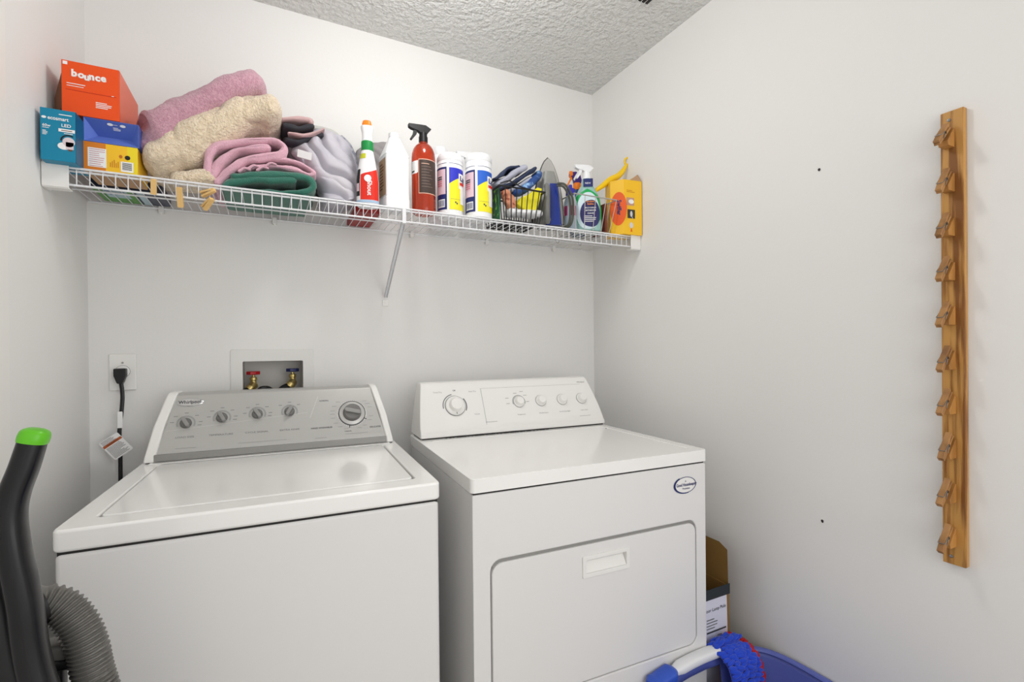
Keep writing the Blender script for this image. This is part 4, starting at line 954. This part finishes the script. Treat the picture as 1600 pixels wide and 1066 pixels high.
lump('blue_bag', 'translucent pale blue bag in the right of the silver basket', 'bag', mat('pale_blue_film', (170, 200, 212), .3, trans=.2), [V((1.200, 1.63, ZT+.02)), V((1.200, 1.63, ZT+.07)), V((1.195, 1.625, ZT+.13)), V((1.185, 1.62, ZT+.175))], [(.03, .018), (.035, .022), (.03, .020), (.015, .008)])
b = MB().box(1.214, 1.223, 1.56, 1.65, ZT+.004, ZT+.125)
tag(b.build('brown_packet', mat('red_brown_card', (120, 60, 46), .6), bevel=.001), 'slim red-brown packet against the right side of the silver basket', 'packet')
# yellow duster resting on the basket and box
B1 = at(945, 300, 1.60); t = thing('duster', 'yellow plastic duster handle with a ring end, propped above the silver basket', 'duster', B1)
P_ = [at(*q, 1.60)-B1 for q in ((929, 299), (942, 290), (954, 281), (966, 275), (974, 266), (979, 257))]
MB().tube(P_, lambda f: .0045+.0088*math.sin(PI*min(1, f*.95+.05))**.8, 16, smooth=6).build('handle', YELP, t)
c_ = at(981, 252, 1.60)-B1
MB().tube([c_+V((.0145*math.cos(a)*.85, -.0145*math.cos(a)*.5, .0145*math.sin(a))) for a in [2*PI*i/24 for i in range(24)]], .0038, 8, closed=True).build('hang_ring', YELP, t)
MB().tube([at(924, 301, 1.60)-B1, at(932, 296, 1.60)-B1], .0055, 10).build('tip', mat('salmon_tip', (240, 140, 90), .5), t)
# yellow duster-refill box, turned, its top open
YBX = 1.290
t = thing('duster_box', 'yellow duster refill box with an orange oval at the right end of the shelf', 'box', SH((1.266, 1.545, ZT+.001)), 0)
w, d, h = .118, .085, .222
pa = V((.014, .020, 0)); pb = V((.044, -.028, 0)); pcx = V((.132, -.036, 0)); pd = V((.126, .06, 0)); pe = V((.04, .085, 0))
foot = [pa, pb, pcx, pd, pe]
mb = MB(); c_ = [(p.x, p.y) for p in foot]
mb.prism(Frame((0, 0, 0), X, Y), c_, .001, h).build('carton', YEL, t, bevel=.0008)
# left face (pa->pb) with the orange oval, right face (pb->pcx) with pictures
GL = Frame(pa, pb-pa, Z); wl_ = (pb-pa).length; GR = Frame(pb, pcx-pb, Z); wr_ = (pcx-pb).length
m = MB().disc(GL, wl_*.62, .105, .035, .068, .0006, 0); m.build('orange_oval', mat('oval_orange', (236, 92, 18), .5), t, smooth=False)
MB().text('Swiffer', Frame(GL.p(wl_*.52, .140), -Z, GL.u), 0, 0, .026, n=.0012, bold=.03, sx=.85).build('lettering', NAVY, t, smooth=False, tangle=True)
m = MB().quad(GR, .014, .050, .118, .150, .0006, 0).quad(GR, .018, .054, .066, .102, .0006, 1).disc(GR, .036, .084, .006, .012, .001, 2, 20).add([GR.p(.036, .076, .001), GR.p(.039, .076, .001), GR.p(.044, .066, .001), GR.p(.042, .066, .001)], [(0, 1, 2, 3)], 2).disc(GR, .036, .134, .013, .009, .001, 3, 20).disc(GR, .036, .038, .009, .012, .0006, 2, 20).add([GR.p(.036, .028, .001), GR.p(.041, .012, .001), GR.p(.031, .012, .001)], [(0, 1, 2)], 4)
m.lines(GR, .014, .056, .180, .006, 2, .002, 5)
m.build('box_print', [mat('rose_picture', (196, 150, 130), .5), mat('dark_picture', (58, 56, 48), .5), mat('grey_white', (210, 208, 210), .5), PLW2, mat('oval_orange', (236, 92, 18)), mat('amber_print', (196, 110, 20))], t, smooth=False, tangle=True)
MB().add([GR.p(.03, h, 0), GR.p(wr_, h, 0), GR.p(wr_-.004, h+.034, -.02), GR.p(.05, h+.006, -.02)], [(0, 1, 2, 3)]).add([pcx+V((0, 0, h)), pd+V((0, 0, h)), pd+V((-.002, -.01, h+.02)), pcx+V((-.004, .02, h+.034))], [(0, 1, 2, 3)]).build('open_flap', KRAFT, t, smooth=False)

# ------------------------------------------------------------------ clips and hooks on the shelf
def clip(label, p, rz, tilt, m=WOODL, ln=1.0):
    t = thing('clothespin', label, 'clothespin', p, rz, 'small wooden clothespins on the shelf wires')
    t.rotation_euler = (tilt, 0, rz)
    for s_, a in ((-1, .10), (1, -.10)):
        G = Frame((0, s_*.0035, 0), X, V((0, math.sin(a), math.cos(a))))
        MB().prism(G, rrect(-.0065, .0065, -.022*ln, .016*ln, .001, 2), -.0026, .0026).build('pin_half', m, t, bevel=.0006)
    MB().tube([(-.0055, 0, 0), (.0055, 0, 0)], .0022, 8).build('spring', STEEL, t)
clip('small wooden clothespin on the shelf rail below the yellow carton corner', at(240, 290, 1.522), .2, .5)
clip('small wooden clothespin on the shelf rail below the cream towel', at(281, 306, 1.522), 0, .5, ln=1.35)
clip('upper small wooden clothespin below the light pink towel', at(327, 300, 1.520), 1.2, 1.2)
clip('lower small wooden clothespin below the light pink towel', at(326, 317, 1.520), .8, .9)
for i, (u, x_) in enumerate(((868, 'longer-gapped'), (903, ''))):
    p = at(u, 372, 1.535); x = p.x; z = ZS-.044
    o = MB().tube([(x, 1.545, ZS-.009), (x, 1.545, ZS-.045), (x+.004, 1.545, ZS-.056), (x+.011, 1.545, ZS-.057), (x+.014, 1.545, ZS-.048)], .0012, 6, smooth=5).build('wire_hook', STEEL)
    tag(o, ['small metal hook under the shelf below the iron', 'small metal hook under the shelf below the green cleaner bottle'][i], 'hook')

# ------------------------------------------------------------------ clothespin rack on the right wall
RZ0, RZ1 = .7411, 1.7530
rk = thing('clothespin_rack', 'long brown wooden board with ten clothespins on the right wall', 'rack', (XR, .5130, RZ0))
G = Frame((-.001, 0, 0), -Y, Z)     # n = -x
MB().fbox(G, -.0205, .0205, 0, RZ1-RZ0, 0, .016).build('board', WOOD, rk, bevel=.0015)
Gs = Frame((-.017, 0, 0), -Y, Z)
for z in (.018, RZ1-RZ0-.020): MB().lathe([(.0038, 0), (.0034, .0014), (.001, .002), (.0003, .0012)], Frame(Gs.p(-.005, z), -Y, Z), 14).build('screw', STEEL, rk)
S = Frame((-.017, .004, 0), -X, Z)   # side profile plane: a = out of the board, b = up
for i, v in enumerate((215, 285, 352, 424, 497, 566, 632, 700, 767, 838)):
    zc = 1.6890-i*.09848-RZ0
    F2 = Frame((-.017, .004, zc), -X, Z)      # n = -X x Z = +Y
    MB().prism(F2, [(0, .022), (.004, .022), (.031, -.0095), (.028, -.019), (0, -.019)], -.009, .009).build('mounting_block', WOODB, rk, bevel=.001)
    rr = random.Random(i*3+1); dz = rr.uniform(-.004, .004); tilt = rr.uniform(-.05, .05)+(.12 if i == 0 else 0)
    ax = V((.66+tilt, 0, -.75)); ax.normalize()              # down and out
    A0 = F2.p(.0035, .0245+dz, rr.uniform(-.0015, .0015))
    U = V((-ax.x, 0, ax.z)).normalized(); nrm = V((U.z, 0, -U.x))
    if nrm.x > 0: nrm = -nrm
    GP = Frame(A0+nrm*.003, U, nrm); PL = .92                          # a along the pin, b outwards
    pin = MB()
    pin.prism(GP, [(a_*PL, b_) for a_, b_ in ((0, -.001), (.072, -.001), (.072, .004), (.052, .0055), (.030, .0058), (.0, .0035))], -.0055, .0055)
    po = pin.build('clothespin', WOODP, rk, bevel=.0006)
    MB().prism(GP, [(a_*PL, b_) for a_, b_ in ((.001, .0095), (.030, .0062), (.052, .006), (.070, .0048), (.072, .0052), (.072, .0105), (.050, .013), (.028, .0135), (.0, .014))], -.0055, .0055).build('front_prong', WOODP, po, bevel=.0006)
    sp = MB(); c0 = GP.p(.030, .0065)
    for k in range(3): sp.tube([c0+GP.u*.0034*math.cos(t_)+GP.v*.0034*math.sin(t_)+GP.n*((k-1)*.0036+.0) for t_ in [2*PI*j/14 for j in range(14)]], .0008, 6, closed=True)
    for sg in (-1, 1):
        sp.tube([c0+GP.n*sg*.0064+GP.v*.003, GP.p(.046, .0125, sg*.0064), GP.p(.049, .0138, sg*.0058)], .0008, 6)
        sp.tube([c0+GP.n*sg*.0064+GP.u*.003, GP.p(.046, .002, sg*.0064)], .0008, 6)
        sp.lathe([(.0036, -.0005), (.0036, .0005), (.0018, .0005), (.0018, -.0005)], Frame(c0+GP.n*sg*.0062, GP.u, GP.v), 16, cap=False)
    sp.tube([GP.p(.049, .0138, -.0058), GP.p(.049, .0138, .0058)], .0008, 6)
    sp.build('spring', STEEL, po)

# ------------------------------------------------------------------ vacuum cleaner at the left edge
vc = thing('vacuum_cleaner', 'black upright vacuum cleaner with a lime green cap at the left edge', 'vacuum cleaner', (-.30, .80, 0))
B0 = V((-.30, .80, 0)); YV = .80
BLKG = mat('gloss_black', (14, 14, 17), .25)
def vt(mb, pts, rads, e=.8, n=40, k=10):
    P = spline([p-B0 for p in pts], k); Q = spline([V((a, b, 0)) for a, b in rads], k); R = []
    for i, p in enumerate(P):
        t_ = (P[min(i+1, len(P)-1)]-P[max(i-1, 0)]).normalized(); s_ = V((t_.z, 0, -t_.x)); d2 = t_.cross(s_)
        R.append([p+s_*Q[i].x*se(2*PI*j/n, e)[0]+d2*Q[i].y*se(2*PI*j/n, e)[1] for j in range(n)])
    return mb.rings(R)
vt(MB(), [at(51, 690, YV), at(38, 730, YV), at(22, 772, YV), at(15, 810, YV), at(22, 860, YV), at(38, 940, YV), at(60, 1066, YV), V((-.215, YV, .62)), V((-.19, YV, .30))],
   [(.0140, .015), (.0145, .016), (.0150, .017), (.0160, .018), (.0155, .019), (.0160, .019), (.0168, .019), (.018, .021), (.018, .021)]).build('handle_tube', BLKG, vc)
cp_ = MB(); tdir = (at(51, 690, YV)-at(38, 730, YV)).normalized(); p0 = at(51, 690, YV)
vt(cp_, [p0-tdir*.001, p0+tdir*.006, p0+tdir*.013, p0+tdir*.016], [(.0148, .016), (.0152, .0165), (.0135, .0145), (.009, .010)], k=4).build('end_cap', GREEN, vc)
plab(vc.children[-1], 'lime green end cap')
vt(MB(), [V((-.345, .86, 1.0)), V((-.338, .86, .93)), V((-.325, .86, .84)), V((-.305, .86, .70)), V((-.28, .86, .40))], [(.022, .02), (.04, .035), (.044, .04), (.05, .045), (.07, .07)], e=.5).build('body', BLK, vc)
# ribbed hose
hp = spline([at(*q, yy)-B0 for q, yy in (((52, 948), .88), ((72, 942), .885), ((98, 950), .885), ((122, 976), .88), ((137, 1012), .875), ((150, 1066), .87))]+[V((-.185, .865, .62))-B0, V((-.16, .86, .40))-B0, V((-.2, .86, .18))-B0], 60)
L = 0; R = []; up = V((0, 1, 0)); rh = .0235
for i, p in enumerate(hp):
    if i: L += (p-hp[i-1]).length
    t_ = (hp[min(i+1, len(hp)-1)]-hp[max(i-1, 0)]).normalized(); a_ = (up-t_*up.dot(t_)).normalized(); b_ = t_.cross(a_)
    rr_ = rh*(1+.075*math.sin(L*2*PI/.0062)-.02)
    R.append([p+a_*rr_*math.cos(2*PI*j/28)+b_*rr_*math.sin(2*PI*j/28) for j in range(28)])
MB().rings(R).build('ribbed_hose', mat('hose_grey', (112, 110, 106), .38, metal=.25), vc, ang=80)
MB().tube([at(50, 950, .875)-B0, at(62, 944, .88)-B0], .029, 20).build('hose_collar', BLK, vc)
b = MB(); vt(b, [at(70, 1018, .90), at(90, 1014, .90), at(114, 1012, .90)], [(.012, .02), (.014, .02), (.012, .02)], e=.6).build('hose_clip', mat('hose_grey', (112, 110, 106)), vc)
vt(MB(), [at(72, 1030, .895), at(95, 1032, .895), at(118, 1028, .895)], [(.009, .018), (.009, .018), (.009, .018)], e=.6).build('clip_arm', BLK, vc)
vt(MB(), [at(86, 1030, .90), at(90, 1066, .90), V((-.275, .90, .6)), V((-.26, .90, .25))], [(.010, .012)]*4, e=.7).build('wand', BLK, vc)
MB().box(-.12, .20, -.14, .16, .0, .11).build('cleaner_head', BLK, vc, bevel=.03, seg=4)
MB().lathe([(.075, .10), (.08, .12), (.08, .40), (.06, .43), (.02, .44)], Frame((.02, .05, 0), X, Y), 36).build('dust_bin', mat('bin_grey', (60, 60, 62), .3), vc)

# ------------------------------------------------------------------ laundry basket
BB = mat('basket_blue', (92, 104, 178), .38); BB2 = mat('basket_blue_grip', (50, 88, 196), .38)
bx0, bx1, by0, by1, bz = .885, 1.360, .40, 1.004, .306
bk = thing('laundry_basket', 'blue plastic laundry basket in front of the dryer by the right wall', 'laundry basket', ((bx0+bx1)/2, (by0+by1)/2, 0))
hw, hl = (bx1-bx0)/2, (by1-by0)/2
def brim(i, n): # superellipse plan
    a = 2*PI*i/n; c, s_ = se(a, .42); return c, s_
n = 144; K = 18; vs = []; fs = []
def zrim(c, s_):   # rim rises a little at the short ends (handles)
    return bz+.022*max(0, abs(s_)-.9)/.1*max(0, 1-(c/.75)**2)
for k in range(K+1):
    f = k/K
    for i in range(n):
        c, s_ = brim(i, n); sc_ = .80+.20*f**.8
        vs.append(V((hw*c*sc_, hl*s_*sc_, .004+f*(zrim(c, s_)-.004))))
for k in range(K):
    for i in range(n):
        c, s_ = brim(i, n); c2, _ = brim(i+1, n)
        cm = (c+c2)/2
        if abs(s_) > .93 and abs(cm+.12) < .36 and 13 <= k <= 15: continue
        fs.append((k*n+i, k*n+(i+1) % n, (k+1)*n+(i+1) % n, (k+1)*n+i))
fs.append(tuple(range(n-1, -1, -1)))
o = MB().add(vs, fs).build('shell', BB, bk, ang=60); so = o.modifiers.new('solid', 'SOLIDIFY'); so.thickness = .003; so.offset = -1
pts = []
for i in range(n):
    c, s_ = brim(i, n); pts.append(V((hw*c*1.0, hl*s_*1.0, zrim(c, s_)+.002)))
R = []
for i, p in enumerate(pts):
    o_ = V((p.x/hw, p.y/hl, 0)).normalized()
    R.append([p+o_*.011*math.cos(t_)+Z*.0065*math.sin(t_) for t_ in [2*PI*j/10 for j in range(10)]])
R.append(R[0]); MB().rings(R, cap=False).build('rim', BB, bk)
def grip(x0_, x1_, r, m, nm, lab=None, yo=0):
    P = []; k = 14
    b = MB(); RR = []
    for i in range(k+1):
        x = x0_+(x1_-x0_)*i/k; c = x/hw
        P.append(V((x, hl*(1-.012*abs(c)**4)+yo, zrim(c, 1)+.001)))
    for i, p in enumerate(P):
        e_ = min(i, k-i)/2.0; q = min(1, .6+.4*e_)
        RR.append([p+Y*(r*q*1.25*se(t_, .6)[0])+Z*(r*q*.85*se(t_, .6)[1]) for t_ in [2*PI*j/20 for j in range(20)]])
    o = b.rings(RR).build(nm, m, bk)
    if lab: plab(o, lab)
grip(-.122, .10, .0155, PLW2, 'grip', 'white grip sleeve on the handle')
grip(-.205, -.115, .021, BB2, 'handle_end', 'brighter blue handle end')
grip(.095, .15, .019, BB2, 'handle_end', 'brighter blue handle end')
# chenille mop pad hanging over the rim
mp = thing('chenille_mop_pad', 'royal blue chenille mop pad with red trim hanging over the laundry basket rim', 'mop pad', (1.222, .985, bz))
CH = mat('chenille_blue', (20, 66, 200), .85, sheen=.3); CHR = mat('red_trim', (180, 24, 34), .8)
path = spline([V((0, .046, -.03)), V((0, .044, .012)), V((0, .025, .034)), V((0, -.005, .032)), V((0, -.035, .012)), V((0, -.050, -.03)), V((0, -.056, -.09)), V((0, -.058, -.15)), V((0, -.058, -.21))], 8)
def sag_(x, i): return V((0, 0, -.10*abs(x)**1.6*8*0))
hwid = .055
vs = []; nn_ = 10
for i, p in enumerate(path):
    for j in range(nn_+1):
        x = -hwid+2*hwid*j/nn_; vs.append(p+V((x+.0*i, 0, -.012*(x/hwid)**2)))
fs = [(i*(nn_+1)+j, (i+1)*(nn_+1)+j, (i+1)*(nn_+1)+j+1, i*(nn_+1)+j+1) for i in range(len(path)-1) for j in range(nn_)]
o = MB().add(vs, fs).build('backing', CH, mp); so = o.modifiers.new('solid', 'SOLIDIFY'); so.thickness = .008; so.offset = 0
ch = MB(); rr = random.Random(11)
for i in range(1, len(path)-1, 2):
    t_ = (path[i+1]-path[i-1]).normalized(); out = V((0, t_.z, -t_.y))
    if out.z < 0 and i < 30 and path[i].z > 0: out = -out
    if i > 20: out = V((0, -1, .1))
    if i < 7: out = V((0, 1, .2))
    for j in range(6):
        x = -hwid+.008+(2*hwid-.016)*j/5+rr.uniform(-.004, .004)
        b0 = path[i]+V((x, 0, -.012*(x/hwid)**2))+out*rr.uniform(.004, .011); hl_ = rr.uniform(.011, .015)
        dr_ = V((1, 0, 0))+t_*rr.uniform(-.35, .35)+out*rr.uniform(-.25, .5); dr_.normalize()
        pp = [b0-dr_*hl_, b0-dr_*hl_*.5+out*.0015, b0+dr_*hl_*.5+out*.002, b0+dr_*hl_]
        ch.tube(pp, lambda f: .0015+.0050*math.sin(PI*min(1, max(0, f*.9+.05)))**.6, 8, smooth=3)
ch.build('chenille_pile', CH, mp)
MB().tube([V((hwid+.004+.004*math.sin(k_*1.3), p.y-.004, p.z-.010)) for k_, p in enumerate(path)], .0095, 10).build('red_edge', CHR, mp)
# red and white cloth just behind the rim
b = MB(); roll(b, [V((1.255, 1.034, .318)), V((1.275, 1.034, .326)), V((1.298, 1.034, .316))], [(.012, .010), (.014, .012), (.012, .009)], n=30, k=8, amp=.003, sc=40)
roll(b, [V((1.262, 1.034, .02)), V((1.264, 1.034, .18)), V((1.27, 1.034, .318))], [(.012, .02), (.012, .02), (.012, .016)], n=30, k=8, amp=.003, sc=40)
tag(b.build('red_cloth', mat('red_white_cloth', (200, 30, 30), .8, mix=((232, 224, 210), 26, .56, .6)), ang=180), 'red and white rag between the laundry basket and the cardboard box', 'cloth')

# ------------------------------------------------------------------ cardboard box between dryer and wall
cb = thing('cardboard_box', 'tall open cardboard box with a white label between the dryer and the wall', 'box', (1.172, 1.052, 0), 0)
w, d = .122, .20; h = .474; c = .003
MB().box(0, w, 0, c, .0, h).box(0, w, d-c, d, 0, h).box(0, c, c, d-c, 0, h).box(w-c, w, c, d-c, 0, h).box(c, w-c, c, d-c, 0, c).build('carton', KRAFTD, cb, smooth=False)
MB().add([(0, -.0005, 0), (w, -.0005, 0), (w-.012, -.0005, h-.024), (0, -.0005, h-.024)], [(0, 1, 2, 3)]).build('white_label', mat('label_lilac_white', (222, 222, 234), .6), cb, smooth=False)
MB().fbox(Frame((0, -.001, 0), X, Z), 0, w, h-.024, h+.008, 0, .002).build('dark_band', mat('dark_band', (40, 46, 50), .6), cb, smooth=False)
MB().box(0, w, d-.002, d, h, h+.12).add([(w, c, h), (w, d, h), (w-.002, d, h+.128), (w-.002, .035, h+.128), (w-.002, .004, h+.112)], [(0, 1, 2, 3, 4)]).build('open_flap', KRAFTD, cb, smooth=False)
G = Frame((0, -.0009, 0), X, Z)
m = MB().text('Floor Lamp Pole', G, .008, h-.062, .0145, 0, n=.001).lines(G, .02, .07, h-.085, .009, 4, .003, 1, n=.001).quad(G, .02, .105, h-.128, h-.123, .001, 0).quad(G, .02, .112, h-.19, h-.185, .001, 0)
m.lines(G, .065, .095, h-.14, .008, 5, .003, 1, n=.001, seed=8).prism(G, [(.028, h-.178), (.055, h-.178), (.042, h-.150)], .001, .0012, 1)
m.build('label_print', [PRINTD, PRINT], cb, smooth=False, tangle=True)
